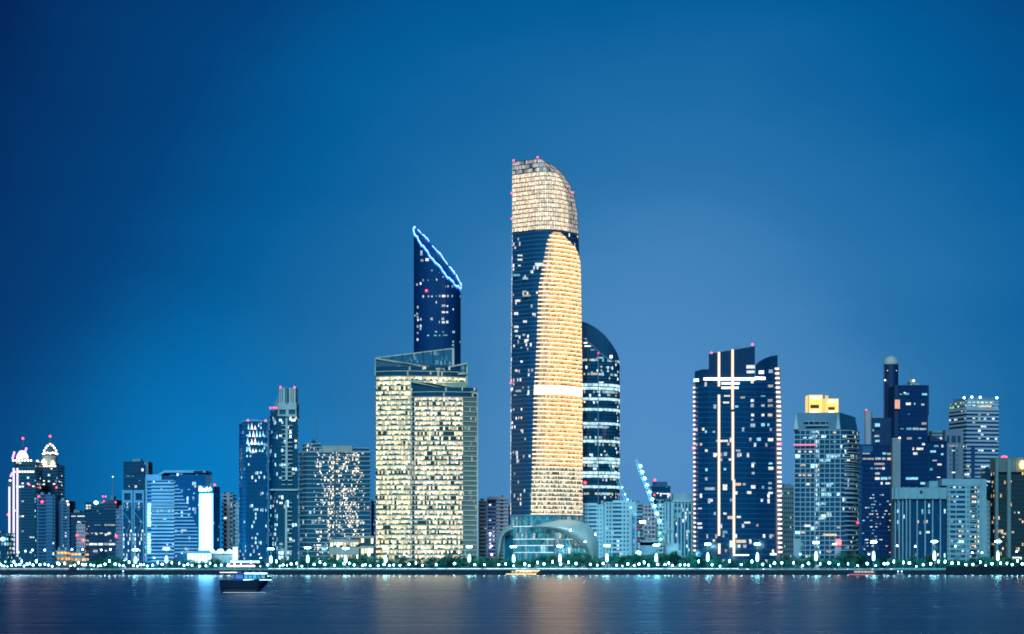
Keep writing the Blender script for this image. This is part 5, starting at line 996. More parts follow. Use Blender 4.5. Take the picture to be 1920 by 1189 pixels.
crane('luffing crane with the longest row of bright white lamps on its jib', (1192, 861), (1241, 992), [(1201, 874), (1204.5, 885), (1209, 897), (1213.5, 910), (1218, 923), (1223, 936), (1227.5, 949), (1232, 963), (1237, 977)], 1246, 1000, 1590, 22, (.45, .08, .2))
crane('smaller luffing crane with few dim lamps, before the round topped tower', (1136, 851), (1186, 965), [(1144, 861), (1150, 875), (1155, 886), (1166.5, 914), (1172, 927), (1177, 937), (1183, 952)], 1190, 968, 1600, 18, (.5, .45, .5), lr=.5)
o = thing('floodlight_stand', 'brightest single floodlight on a short stand at the tree line below the cranes', 'floodlight', base(1197, 1560)); Y = 1560
MB().tube((X(1197, Y), Y, G0), (X(1197, Y), Y, Z(1042, Y)), .3, 8).build('pole', STEEL, o); MB().lathe((X(1197, Y), Y-.4, Z(1037, Y)), [(.01, -1.8), (1.8, -.5), (1.8, .5), (.01, 1.8)], 10).build('lamp', emit('flood_lamp', (.12, .65, 1.), 60, sample=True), o)
o = thing('site_mast', 'red and white striped site mast with a white lamp beam beside the blank box', 'mast', base(1198, 1600)); Y = 1600
for k in range(5): MB().tube((X(1198, Y), Y, Z(1040-k*11, Y)), (X(1198, Y), Y, Z(1029.2-k*11, Y)), .9, 8).build('mast_section', wall('mast_red', (.5, .06, .1), .6) if k % 2 == 0 else WHITEW, o)
MB().box(X(1199, Y), X(1210, Y), Y-1.2, Y-.2, Z(981, Y), Z(976.5, Y)).build('lamp_beam', emit('lamp_beam_glow', (1., .92, 1.), 5.), o)

# ------------------------------------------------------------------ trees along the shore
SEG = [(-40, 66, 'domed towers'), (66, 160, 'blue grey slabs'), (160, 229, 'dark blue office'), (229, 272, 'cross braced towers'), (272, 348, 'white stepped block'), (348, 415, 'glowing panel tower'), (415, 503, 'rounded blue tower'),
       (503, 561, 'white crowned tower'), (561, 702, 'sparkling slab building'), (702, 771, 'rear half of the cream office block'), (771, 897, 'front half of the cream office block'), (897, 957, 'pink flats'), (957, 1040, 'gold tower'), (1040, 1123, 'big shell canopy'),
       (1123, 1193, 'long white apartment block'), (1193, 1262, 'crane lamps'), (1262, 1303, 'arched block'), (1303, 1385, 'light bars of the dark tower'), (1385, 1466, 'plain half of the light bar tower'), (1466, 1552, 'grid fronted tower'), (1552, 1614, 'rounded corner of the grid fronted tower'), (1614, 1674, 'dark navy block'),
       (1674, 1775, 'pillared block'), (1775, 1858, 'white apartment block with warm balconies'), (1858, 1960, 'brown pillared building')]
ORD = 'first second third fourth fifth sixth seventh eighth ninth tenth eleventh twelfth thirteenth fourteenth fifteenth'.split()
COUNT = {}
def where(px, what, fmt):
    sg = next((s[2] for s in SEG if s[0] <= px < s[1]), 'brown pillared building'); k = COUNT.get((what, sg), 0); COUNT[(what, sg)] = k+1
    return fmt.format(n=ORD[k], b=sg)
def leaf_mat(name, col, rough=.6):
    m, nt, out = new_mat(name); N, K = nt.nodes.new, nt.links.new
    b = N('ShaderNodeBsdfPrincipled'); oi = N('ShaderNodeObjectInfo'); tc = N('ShaderNodeTexCoord'); no = N('ShaderNodeTexNoise'); no.inputs['Scale'].default_value = .45; no.inputs['Detail'].default_value = 3
    K(tc.outputs['Object'], no.inputs['Vector'])
    a = N('ShaderNodeMath'); a.operation = 'MULTIPLY_ADD'; a.inputs[1].default_value = .45; K(oi.outputs['Random'], a.inputs[0])
    c = N('ShaderNodeMath'); c.operation = 'MULTIPLY_ADD'; c.inputs[1].default_value = 1.3; c.inputs[2].default_value = -.1; K(no.outputs[0], c.inputs[0]); K(c.outputs[0], a.inputs[2])
    v = N('ShaderNodeVectorMath'); v.operation = 'SCALE'; v.inputs[0].default_value = col; K(a.outputs[0], v.inputs['Scale']); K(v.outputs[0], b.inputs['Base Color'])
    b.inputs['Roughness'].default_value = rough; b.inputs['Specular IOR Level'].default_value = .25; K(b.outputs[0], out.inputs[0]); return m
LEAF = leaf_mat('foliage', (.024, .23, .17)); LEAF2 = leaf_mat('foliage_pale', (.13, .26, .15)); PALM = leaf_mat('palm_frond', (.04, .10, .06)); BARK = wall('bark', (.11, .09, .07), .9)
def tree_proto(seed, H, W, nl=1300, leaf=None):
    rnd = random.Random(seed); t = MB(); tips = []
    th = H*rnd.uniform(.22, .3); lean = rnd.uniform(-.4, .4); top = Vector((lean, 0, th)); t.tube((0, 0, -.2), top, H*.032, 7, H*.022)
    for k in range(6):
        a = k*math.pi/3+rnd.uniform(-.4, .4); e = Vector((math.cos(a)*W*rnd.uniform(.18, .34), math.sin(a)*W*rnd.uniform(.18, .34), th+H*rnd.uniform(.22, .42))); t.tube(top-Vector((0, 0, .3)), e, H*.016, 5, H*.006); tips.append(e)
    lobes = []
    for k in range(11):
        a = rnd.uniform(0, 2*math.pi); rr = W*.36*math.sqrt(rnd.random()); zz = H*rnd.uniform(.34, .84); k2 = 1-abs(zz/H-.55)*.9
        lobes.append((Vector((math.cos(a)*rr*k2+lean, math.sin(a)*rr*k2, zz)), W*rnd.uniform(.12, .23)))
    cr = MB()
    for i in range(nl):
        c, r = lobes[rnd.randrange(len(lobes))]; d = Vector((rnd.gauss(0, 1), rnd.gauss(0, 1), rnd.gauss(0, .8))).normalized(); p = c+d*r*(rnd.random()**.35)*rnd.uniform(.85, 1.18)
        p.z = max(p.z, H*.2); s = rnd.uniform(.22, .62); a = Vector((rnd.gauss(0, 1), rnd.gauss(0, 1), rnd.gauss(0, 1))).normalized(); b = a.orthogonal().normalized()*s; a = a*s*1.3
        cr.face([p-a*.6, p+b*.5, p+a, p-b*.5])
    return t, cr
def make_tree(seed, H, W, leaf, lab): 
    t, cr = tree_proto(seed, H, W); r = thing('tree', lab, 'tree', (0, 0, 0)); t.build('trunk', BARK, r); cr.build('crown', leaf, r); return r
def make_palm(seed, H):
    rnd = random.Random(seed); r = thing('palm_tree', '', 'palm tree', (0, 0, 0)); t = MB(); pts = [(math.sin(i*.2)*.25, 0, H*i/8) for i in range(9)]
    for i in range(8): t.tube(pts[i], pts[i+1], .34-.02*i, 7, .32-.02*i)
    t.build('trunk', BARK, r); c = MB(); top = Vector(pts[-1])
    for k in range(26):
        a = k*2.4; up = rnd.uniform(-.35, .9); Lf = rnd.uniform(3., 4.2); prev = top; dirv = Vector((math.cos(a)*math.cos(up), math.sin(a)*math.cos(up), math.sin(up))); side = Vector((-math.sin(a), math.cos(a), 0))
        for q in range(5):
            nx = prev+dirv*Lf/5; w0, w1 = .55*(1-abs(q-1.5)/4.5), .55*(1-abs(q-.5)/4.5); dz = Vector((0, 0, -.25))
            c.face([prev, prev+side*w0+dz, nx+side*w1+dz, nx]); c.face([prev, nx, nx-side*w1+dz, prev-side*w0+dz]); prev = nx; dirv = (dirv+Vector((0, 0, -.28))).normalized()
    c.build('crown', PALM, r); return r
protos = [make_tree(11, 11, 12, LEAF, ''), make_tree(12, 10, 13, LEAF, ''), make_tree(13, 12, 11, LEAF, ''), make_tree(14, 9, 12, LEAF, ''), make_tree(15, 10, 11, LEAF2, '')]
used = set()
def put(kind_i, px, Y, H, lab=None):
    p = protos[kind_i]; base_h = (11, 10, 12, 9, 10)[kind_i]
    o = p if kind_i not in used else copy_tree(p); used.add(kind_i); s = H/base_h
    o.location = (X(px, Y), Y, G0); o.scale = (s*random.uniform(.95, 1.25), s, s); o.rotation_euler = (0, 0, random.uniform(0, 6.28))
    w = 'pale' if kind_i == 4 else 'small' if H < 8 else 'tall' if H > 14 else 'bushy'
    o['label'] = where(px, w+'tree', w+' green shore tree, {n} from left before the {b}'); o['group'] = 'trees along the shore promenade'
TOP = [(0, 1053), (60, 1052), (120, 1054), (190, 1049), (215, 1044), (240, 1050), (290, 1052), (340, 1051), (395, 1046), (430, 1054), (480, 1053), (515, 1051), (560, 1047), (610, 1043), (650, 1040), (700, 1041), (725, 1044), (755, 1046), (800, 1048), (835, 1040), (850, 1040), (880, 1041), (905, 1043), (930, 1044), (960, 1048), (990, 1047), (1015, 1040), (1045, 1042), (1075, 1036), (1100, 1040), (1125, 1045), (1160, 1038), (1195, 1040), (1225, 1041), (1262, 1034), (1290, 1040), (1320, 1038), (1345, 1045), (1400, 1050), (1440, 1046), (1480, 1040), (1520, 1042), (1550, 1044), (1590, 1036), (1620, 1042), (1660, 1046), (1700, 1046), (1740, 1042), (1780, 1048), (1830, 1046), (1880, 1044), (1930, 1042)]
rt = random.Random(21)
px = -12.
while px < 1935:
    py = lerp(TOP, px)+rt.uniform(-3, 5); Y = rt.uniform(1532, 1552); H = Z(py, Y)-G0
    put(rt.choice((0, 0, 1, 2, 3, 4) if 720 < px < 1260 or px > 1560 else (0, 1, 2, 3)), px, Y, max(4.5, H)); px += rt.uniform(11, 19)
px = -5.
while px < 1930:
    py = lerp(TOP, px)+rt.uniform(6, 13); Y = rt.uniform(1514, 1526); H = Z(py, Y)-G0
    if H > 3: put(rt.choice((0, 1, 2, 3)), px, Y, max(3.6, min(H, 7.8)))
    px += rt.uniform(18, 34)
put(2, 1078, 1528, Z(1033, 1528)-G0); put(2, 836, 1526, Z(1038, 1526)-G0); put(1, 848, 1530, Z(1039, 1530)-G0)
palm = make_palm(5, 8.); first = True
for px, H in ((1591, 12.5), (1606, 10), (938, 8), (1082, 7), (786, 7.5), (1168, 8), (1475, 9), (1712, 9.5), (1452, 7), (520, 7.5), (1838, 8), (330, 7)):
    o = palm if first else copy_tree(palm); first = False; Y = 1529; o.location = (X(px, Y), Y, G0); s = H/8.; o.scale = (s, s, s); o.rotation_euler = (0, 0, px)
    o['label'] = where(px, 'palm', 'feathery palm tree, {n} from left before the {b}'); o['group'] = 'palms along the shore promenade'
# low clipped hedge behind the road, counted as planting
rh = random.Random(4); hb = MB()
for i in range(9000):
    x = rh.uniform(-480, 480); y = rh.uniform(1511.5, 1514); z = G0+rh.random()**.6*1.5; s = .35; a = Vector((rh.gauss(0, 1), rh.gauss(0, 1), rh.gauss(0, 1))).normalized(); b = a.orthogonal().normalized()*s; a = a*s; p = Vector((x, y, z)); hb.face([p-a, p+b, p+a, p-b])
kind(hb.build('hedge_foliage', LEAF), 'stuff')

# ------------------------------------------------------------------ lamps
GLOBE = emit('globe_lamp', (.30, .82, 1.), 34, sample=True); MAST_L = emit('mast_floodlight', (.25, .82, 1.), 50, sample=True); LANT = emit('mast_lantern', (.35, .82, 1.), 7, sample=True)
def globe_lamp():
    r = thing('promenade_lamp', '', 'street lamp', (0, 0, 0)); m = MB(); m.lathe((0, 0, 0), [(.2, 0), (.2, .3), (.07, .5), (.05, 3.3), (.12, 3.35), (.12, 3.45)], 8).build('pole', STEEL, r)
    MB().lathe((0, 0, 4.15), [(.01, -.72), (.5, -.52), (.72, 0), (.5, .52), (.01, .72)], 9).build('globe', GLOBE, r); MB().lathe((0, 0, 4.85), [(.16, 0), (.1, .12), (.01, .25)], 6).build('finial', STEEL, r); return r
lp = globe_lamp(); first = True
LX = [0, 7.5, 22, 30, 37, 45, 51, 62, 75, 91, 111, 132, 140, 155, 176, 189, 197, 216, 231, 250, 264, 276, 286, 304, 345, 360, 386, 404, 415, 502, 525, 531, 546, 566, 589, 609, 627, 645, 664, 680, 685, 694, 709, 720, 730, 750, 767, 792, 852, 890, 935, 963, 984, 992, 1020, 1051, 1080, 1107, 1131, 1156, 1177, 1198, 1216, 1233, 1247, 1261, 1275, 1291, 1335, 1390, 1430, 1452, 1516, 1555, 1626, 1658, 1664, 1705, 1731, 1745, 1785, 1811, 1824, 1860, 1898, 1917]
rl = random.Random(8)
for px in LX:
    o = lp if first else copy_tree(lp); first = False; Y = 1490+rl.uniform(-.6, .6); o.location = (X(px, Y), Y, G0); s = rl.uniform(.75, 1.15) if px < 1440 else rl.uniform(.9, 1.3); o.scale = (s, s, s*rl.uniform(.92, 1.08))
    o['label'] = where(px, 'lamp', 'white globe lamp, {n} from left before the {b}'); o['group'] = 'globe lamps along the promenade'
PX = [4, 14, 26, 41, 56, 68, 84, 98, 108, 121, 147, 161, 170, 184, 205, 224, 242, 258, 270, 296, 322, 336, 352, 374, 394, 428, 440, 452, 470, 488, 518, 538, 556, 600, 655, 738, 780, 818, 908, 948, 1008, 1036, 1066, 1120, 1167, 1189, 1208, 1254, 1284, 1310, 1350, 1368, 1410, 1444, 1466, 1488, 1505, 1538, 1572, 1590, 1608, 1642, 1676, 1694, 1718, 1760, 1772, 1797, 1838, 1848, 1876, 1888, 1908]
for px in PX:
    o = copy_tree(lp); Y = rl.uniform(1505, 1513); o.location = (X(px, Y), Y, G0); s = rl.uniform(.35, .9); o.scale = (s, s, rl.uniform(.6, 1.7))
    o['label'] = where(px, 'parklamp', 'small park lamp, {n} from left before the {b}'); o['group'] = 'globe lamps among the trees'
def high_mast():
    r = thing('light_mast', '', 'light mast', (0, 0, 0)); H = 20.
    MB().lathe((0, 0, 0), [(.7, 0), (.7, .4), (.38, .6), (.2, H-1)], 10).build('pole', STEEL, r)
    m = MB(); n = 16
    for i in range(n): a, b = 2*math.pi*i/n, 2*math.pi*(i+1)/n; m.tube((1.5*math.cos(a), 1.5*math.sin(a), H-.6), (1.5*math.cos(b), 1.5*math.sin(b), H-.6), .12, 5)
    for i in range(4): a = math.pi*i/2; m.tube((0, 0, H-.6), (1.5*math.cos(a), 1.5*math.sin(a), H-.6), .1, 5)
    ring_o = m.build('crown_ring', STEEL, r)
    for i in range(8):
        a = 2*math.pi*i/8; c, s = math.cos(a), math.sin(a); m = MB(); m.tube((1.3*c, 1.3*s, H-.2), (2.05*c, 2.05*s, H-.75), .38, 8, .55); m.build('floodlight', MAST_L, ring_o)
    MB().lathe((0, 0, 6.5), [(.3, 0), (.95, .5), (1.05, 3.0), (.8, 5.4), (.35, 6.4), (.22, 6.6)], 12).build('lantern', LANT, r)
    return r
hm = high_mast(); first = True
for px, py in ((254, 1030), (312, 1028), (508, 1028), (577, 1026), (648, 1027), (723, 1027), (880, 1024), (963, 1024), (1050, 1023), (1138, 1022), (1230.5, 1021), (1327, 1019), (1420, 1019), (1530, 1016), (1638, 1015), (1752, 1014), (1871, 1014)):
    o = hm if first else copy_tree(hm); first = False; Y = 1518; o.location = (X(px, Y), Y, G0); s = (Z(py, Y)-G0)/20.; o.scale = (1.05, 1.05, s)
    o['label'] = where(px, 'mast', 'tall light mast with glowing lantern, {n} before the {b}').replace('first before', 'before'); o['group'] = 'tall light masts along the shore'
def street_light():
    r = thing('street_light', '', 'street light', (0, 0, 0)); MB().lathe((0, 0, 0), [(.22, 0), (.14, .5), (.08, 9.2)], 8).build('pole', STEEL, r); MB().tube((0, 0, 9.1), (1.2, -.2, 9.6), .07, 5).build('arm', STEEL, r)
    MB().lathe((1.3, -.2, 9.5), [(.01, -.45), (.62, -.3), (.62, 0), (.3, .25), (.01, .3)], 9).build('lamp_head', emit('street_lamp_head', (.4, .8, 1.), 20, sample=True), r); return r
sl = street_light(); first = True
for px, py, Y in ((31, 1035, 1560), (45, 1033, 1560), (58, 1031, 1560), (81, 1031, 1560), (132, 1030, 1560), (152, 1030, 1560), (187, 1031, 1560), (204, 1030, 1560), (230, 1051, 1545), (286, 1046, 1545), (372, 1050, 1545), (486, 1046, 1545), (1497, 1039, 1540), (1626, 1039, 1540), (1679, 1023, 1545), (1713, 1024, 1545), (1788, 1024, 1545), (1820, 1036, 1545), (1838, 1036, 1545), (1903, 1034, 1545), (803, 1034, 1545), (755, 1040, 1545)):
    o = sl if first else copy_tree(sl); first = False; o.location = (X(px, Y), Y, G0); s = (Z(py, Y)-G0)/9.5; o.scale = (1, 1, max(.45, s))
    o['label'] = where(px, 'street', 'slim street light, {n} from left before the {b}'); o['group'] = 'street lights behind the trees'
# ------------------------------------------------------------------ balustrade with a lit rail, stretch by stretch
rail_m = wall('balustrade_white', (.55, .58, .6), .7); strip_w = emit('rail_glow_white', (.45, .80, 1.), 3.4, sample=False, noise=.7, nscale=.22); strip_p = emit('rail_glow_rose', (.8, .62, 1.), 1.3, noise=.6, nscale=.2); strip_t = emit('rail_glow_teal', (.1, .75, .95), 1.0, noise=.4, nscale=.1)
def balustrade(a, b, glow, lab, h=1.15):
    Y = 1485.2; r = thing('balustrade', lab, 'railing', base((a+b)/2, Y), 'balustrade stretches on the seawall'); x0, x1 = X(a, Y), X(b, Y)-.15
    m = MB(); n = int((x1-x0)/.9)
    for i in range(n): xx = x0+(x1-x0)*(i+.5)/n; m.box(xx-.14, xx+.14, Y-.1, Y+.1, G0+.18, G0+h-.2)
    m.build('baluster_lattice', rail_m, r); MB().box(x0, x1, Y-.2, Y+.2, G0+h-.2, G0+h).build('top_rail', rail_m, r); MB().box(x0, x1, Y-.22, Y+.22, G0, G0+.18).build('plinth', rail_m, r)
    m = MB(); k = max(2, int((x1-x0)/7)); 
    for i in range(k+1): xx = x0+.25+(x1-x0-.5)*i/k; MB().box(xx-.25, xx+.25, Y-.26, Y+.26, G0, G0+h+.15).build('pier', rail_m, r)
    if glow: MB().box(x0, x1, Y-.30, Y-.21, G0+h-.16, G0+h+.1).build('light_strip', glow, r)
EDGE = sorted(set([s[0] for s in SEG]+[1960]))
for s in SEG:
    a, b, nm = s; a = max(a, -30); b = min(b, 1775)
    if a >= 1775: continue
    g = strip_p if b <= 272 else strip_w if 500 <= a < 1385 or 272 <= a < 348 else strip_t if a >= 1674 else None
    if nm in ('dark blue office',): g = None
    balustrade(a, b, g, {None: 'unlit white stone balustrade', 'rail_glow_white': 'white lit stone balustrade', 'rail_glow_rose': 'rose lit stone balustrade', 'rail_glow_teal': 'teal lit stone balustrade'}[g.name if g else None]+' on the seawall before the '+nm)

# ------------------------------------------------------------------ cars parked and waiting by the promenade
def make_car(col, nm):
    r = thing('parked_car', '', 'car', (0, 0, 0)); prof = [(-2.2, .35), (2.2, .35), (2.25, .8), (1.2, .95), (.7, 1.45), (-1.1, 1.48), (-1.8, 1.0), (-2.25, .9)]
    m = MB(); A, B = [(x, -.85, z) for x, z in prof], [(x, .85, z) for x, z in prof]; m.face(A); m.face(B[::-1])
    for i in range(len(prof)): j = (i+1) % len(prof); m.face([A[i], A[j], B[j], B[i]])
    m.build('body', wall('car_paint_'+nm, col, .25, var=.05, spec=.6), r)
    m = MB(); m.face([(-1.55, -.87, 1.0), (1.05, -.87, 1.0), (.62, -.87, 1.4), (-1.05, -.87, 1.42)]); m.face([(-1.55, .87, 1.0), (1.05, .87, 1.0), (.62, .87, 1.4), (-1.05, .87, 1.42)]); m.build('window', wall('car_glass', (.01, .015, .02), .1), r)
    for x in (-1.35, 1.35):
        for y in (-.8, .8): wh = MB().tube((x, y-.12, .33), (x, y+.12, .33), .33, 10).build('wheel', wall('tyre', (.02, .02, .02), .9), r); MB().tube((x, y-.14, .33), (x, y+.14, .33), .19, 8).build('rim', STEEL, wh)
    for y in (-.6, .6): MB().box(2.2, 2.32, y-.15, y+.15, .6, .78).build('headlight', emit('headlight', (1., .96, .9), 18), r); MB().box(-2.32, -2.22, y-.15, y+.15, .7, .85).build('tail_light', emit('tail_light', (1., .03, .02), 4), r)
    return r
cars = [make_car(c, n) for c, n in (((.6, .62, .64), 'white'), ((.2, .21, .23), 'grey'))]; cu = set(); rc = random.Random(2)
for px in (152, 166, 178, 188, 1389, 1398, 1436, 1444, 1457, 1474, 1483, 1500, 1520, 1530, 1548, 1561, 1583, 1597, 1612, 1634, 1650, 1668):
    k = rc.randrange(2); o = cars[k] if k not in cu else copy_tree(cars[k]); cu.add(k); Y = 1496.5+rc.random()*3; o.location = (X(px, Y), Y, G0-.02+1.1*0); o.rotation_euler = (0, 0, rc.choice((0, math.pi))+rc.uniform(-.5, .5)-.8*(rc.random() < .5))
    o['label'] = where(px, 'car'+str(k), ('white', 'grey')[k]+' shore road car, {n} from left before the {b}'); o['group'] = 'cars along the shore road'

# ------------------------------------------------------------------ boats
def hull_mesh(Lh, Wd, H, bow=.25, n=16, m=None, cx=0, cy=0, z=0):
    m = m or MB(); R = []
    for i in range(n+1):
        s = i/n; x = (s-.5)*Lh; w = Wd/2*(1-max(0, (s-(1-bow))/bow)**1.8)*(.86+.14*min(1, s*6)); sh = H*(1+1.1*max(0, s-.5)**1.6+.12*max(0, .3-s)); rk = H*1.5*(max(0, s-.62)/.38)**2
        R.append([(cx+x, cy-w, z+sh), (cx+x*.985-rk*.5, cy-w*.93, z+H*.4), (cx+x*.96-rk, cy-w*.6, z-.25), (cx+x*.96-rk, cy+w*.6, z-.25), (cx+x*.985-rk*.5, cy+w*.93, z+H*.4), (cx+x, cy+w, z+sh)])
    for A, B in zip(R, R[1:]):
        for j in range(5): m.face([A[j], B[j], B[j+1], A[j+1]])
        m.face([A[5], B[5], B[0], A[0]])
    m.face(R[0]); m.face(R[-1][::-1]); return m
def tour_boat():
    Y = 459.; u = Y/F; r = thing('tour_boat', 'dark double deck tour boat with white lit roof edges on the open water', 'boat', (X(463, Y), Y, 0)); x = lambda p: X(p, Y); z = lambda p: Z(p, Y)
    nv = wall('hull_navy', (.006, .012, .04), .3, spec=.6); wt = wall('boat_white', (.14, .17, .26), .5); cab = wall('cabin_blue', (.01, .04, .25), .5)
    hull_mesh(u*99, 3.9, z(1088), .28, 18, None, x(463), Y, 0).build('hull', nv, r, False)
    glow = emit('boat_led_white', (.45, .8, 1.), 2.6, noise=.3, nscale=.6); glow2 = emit('boat_led_rose', (1., .86, .95), 2.6, noise=.35, nscale=.6); glowb = emit('boat_waterline_led', (.5, .75, 1.), 2.2, sample=True, noise=.3)
    m = MB()
    for i in range(14):
        a, b = 420+i*6.2, 420+(i+1)*6.2
        if b < 502: m.box(x(a), x(b)-.01, Y-1.98, Y-1.9, z(1112), z(1110.6))
    m.build('waterline_light', glowb, r)
    MB().box(x(417), x(505), Y-1.75, Y+1.75, z(1088)-.02, z(1087)).build('deck', wt, r)
    cb = MB().box(x(440), x(500), Y-1.5, Y+1.5, z(1087), z(1076)).build('cabin', cab, r)
    lit = glass('boat_cabin_glazing', p=1.2, cl=.2, st=.55, a=(.05, .6, .8), b=(.2, .75, .95), c=(.6, .95, 1.), base=(.01, .08, .2), mull=.12, blind=.1, cw=1.)
    for i in range(5): MB().face([(x(459+i*8), Y-1.53, z(1085.5)), (x(466+i*8), Y-1.53, z(1085.5)), (x(466+i*8), Y-1.53, z(1078)), (x(459+i*8), Y-1.53, z(1078))], [(i, 0), (i+.9, 0), (i+.9, .9), (i, .9)]).build('cabin_window', lit, cb)
    MB().box(x(443), x(457), Y-1.56, Y-1.5, z(1085), z(1077)).build('blue_banner', emit('blue_banner_glow', (.01, .05, .7), .55), r)
    MB().box(x(431), x(504), Y-1.8, Y+1.8, z(1076), z(1074.6)).build('upper_deck', wt, r); MB().box(x(460), x(503), Y-1.9, Y-1.81, z(1076.6), z(1074)).build('light_strip', glow, r); MB().box(x(458), x(511), Y-1.86, Y-1.77, z(1088), z(1086.4)).build('light_strip', glow, r); MB().box(x(413), x(446), Y-1.0, Y-.9, z(1073.8), z(1072.8)).build('light_strip', glow2, r)
    for p in (430, 446, 462, 478, 494): 
        for yy in (-1.6, 1.6): MB().tube((x(p), Y+yy, z(1074.6)), (x(p), Y+yy, z(1063)), .035, 6).build('canopy_post', wt, r)
    MB().tube((x(413), Y-.95, z(1073.4)), (x(431), Y-.95, z(1075)), .05, 5).build('stern_rail', wt, r)
    MB().box(x(425), x(496), Y-1.75, Y+1.75, z(1063.2), z(1062)).build('canopy', wt, r); MB().box(x(427), x(480), Y-1.85, Y-1.76, z(1062.8), z(1059.8)).build('light_strip', glow2, r)
    for p in (436, 460, 484): MB().tube((x(p), Y, z(1062)), (x(p), Y, z(1055)), .04, 6).build('mast_post', wt, r)
    MB().box(x(431), x(490), Y-1.2, Y+1.2, z(1055), z(1054)).build('top_canopy', wt, r); MB().box(x(433), x(488), Y-1.3, Y-1.21, z(1055.2), z(1051.6)).build('light_strip', glow, r)
    for k in range(5): MB().box(x(434+k*13), x(440+k*13), Y-.9, Y+.9, z(1074.6), z(1071)).build('bench', wt, r)
    m = MB(); 
    for yy in (1.68,): m.tube((x(419), Y-yy, z(1083)), (x(440), Y-yy, z(1083)), .04, 5); m.tube((x(419), Y-yy, z(1087)), (x(419), Y-yy, z(1083)), .04, 5); m.tube((x(430), Y-yy, z(1087)), (x(430), Y-yy, z(1083)), .04, 5)
    m.build('railing', wt, r)
tour_boat()
def shore_boat(px0, px1, lab, rows, col, st, Y=1440.):
    r = thing('dinner_boat', lab, 'boat', (X((px0+px1)/2, Y), Y, 0)); Lb = S(px1-px0, Y); cx = X((px0+px1)/2, Y)
    hull_mesh(Lb, 5.5, 1.4, .25, 14, None, cx, Y, 0).build('hull', wall('shore_hull', (.08, .07, .06), .5), r); MB().box(cx-Lb*.36, cx+Lb*.3, Y-2.2, Y+2.2, 1.4, 3.2).build('cabin', wall('shore_cabin', (.25, .22, .18), .6), r); MB().box(cx-Lb*.38, cx+Lb*.34, Y-2.5, Y+2.5, 3.2, 3.4).build('roof', wall('shore_roof', (.3, .28, .25), .6), r)
    g = emit('boat_lights_'+col[0], col[1], st, noise=.4, nscale=.5)
    for (a, b, z0, z1) in rows: MB().box(cx+Lb*a, cx+Lb*b, Y-2.95, Y-2.55, z0, z1).build('light_strip', g, r)
    for k in range(6): MB().box(cx-Lb*.33+k*Lb*.1, cx-Lb*.33+k*Lb*.1+Lb*.07, Y-2.24, Y-2.2, 1.9, 2.9).build('window', W_WARM, r)
shore_boat(949, 1013, 'low dinner boat outlined by two golden light strips at the seawall', ((-.5, .38, .5, .95), (-.22, .48, 3.1, 3.6), (-.1, .44, 2.2, 2.5)), ('gold', (1., .72, .3)), 2.6)
shore_boat(1591, 1652, 'low boat with a thin red light strip near the higher quay wall', ((-.5, .3, .15, .55),), ('red', (1., .08, .18)), .8)
MATS['boat_lights_white'] = emit('boat_lights_white', (.9, 1., 1.), 2.5)
def skiff(px, Y, lab):
    r = thing('skiff', lab, 'boat', (X(px, Y), Y, 0)); cx = X(px, Y); hull_mesh(5, 1.7, .7, .35, 12, None, cx, Y, 0).build('hull', wall('skiff_hull', (.2, .22, .25), .5), r); MB().box(cx-1.2, cx+.3, Y-.6, Y+.6, .7, 1.7).build('wheelhouse', WHITEW, r); MB().tube((cx-.5, Y, 1.7), (cx-.5, Y, 2.6), .05, 6).build('mast', STEEL, r); MB().lathe((cx-.5, Y, 2.8), [(.01, -.3), (.3, 0), (.01, .3)], 7).build('mast_light', emit('skiff_light', (.9, 1., 1.), 12), r)
skiff(232, 1440, 'tiny skiff with one white light moored below the cross braced towers'); skiff(1685, 1380, 'tiny skiff with one white light off the pillared block, nearer the dark navy block'); skiff(1692, 1376, 'tiny skiff with one white light off the pillared block, nearer the white flats')
o = thing('pier_hut', 'small dark hut on the seawall between rose lit railings', 'hut', base(137, 1487)); MB().box(X(131, 1487), X(145, 1487), 1484, 1488, G0, G0+2.6).build('wall', DARKM, o); MB().box(X(130, 1487), X(146, 1487), 1483.6, 1488.4, G0+2.6, G0+2.9).build('roof', ROOFM, o)

# ------------------------------------------------------------------ dusk sky, fill sun and camera
W = bpy.data.worlds.new('World'); SC.world = W; W.use_nodes = True
nt = W.node_tree; nt.nodes.clear(); N, K = nt.nodes.new, nt.links.new
SUN_EL, SUN_AZ = math.radians(38), math.radians(189)          # added fill sun, raised high behind the viewer to light the facades
sky = N('ShaderNodeTexSky'); sky.sky_type = 'NISHITA'; sky.sun_disc = False; sky.sun_elevation = SUN_EL; sky.sun_rotation = SUN_AZ
b1 = N('ShaderNodeBackground'); b1.inputs['Strength'].default_value = .0004; K(sky.outputs[0], b1.inputs[0])
tc = N('ShaderNodeTexCoord')
def glowdir(px, py): v = Vector(((px-HX)/F, 1, (HY-py)/F)).normalized(); return v
nz = N('ShaderNodeTexNoise'); nz.inputs['Scale'].default_value = 5.; nz.inputs['Detail'].default_value = 5; nz.inputs['Roughness'].default_value = .55
mpn = N('ShaderNodeMapping'); mpn.inputs['Scale'].default_value = (1, 1, 2.6); K(tc.outputs['Generated'], mpn.inputs[0]); K(mpn.outputs[0], nz.inputs['Vector'])
def ang(v):
    d = N('ShaderNodeVectorMath'); d.operation = 'DOT_PRODUCT'; K(tc.outputs['Generated'], d.inputs[0]); d.inputs[1].default_value = v
    cl = N('ShaderNodeClamp'); cl.inputs['Min'].default_value = -1; K(d.outputs['Value'], cl.inputs[0])
    a = N('ShaderNodeMath'); a.operation = 'ARCCOSINE'; K(cl.outputs[0], a.inputs[0]); e = N('ShaderNodeMath'); e.operation = 'DIVIDE'; e.inputs[1].default_value = math.pi; K(a.outputs[0], e.inputs[0]); return e.outputs[0]
a0 = ang(glowdir(1230, 850))
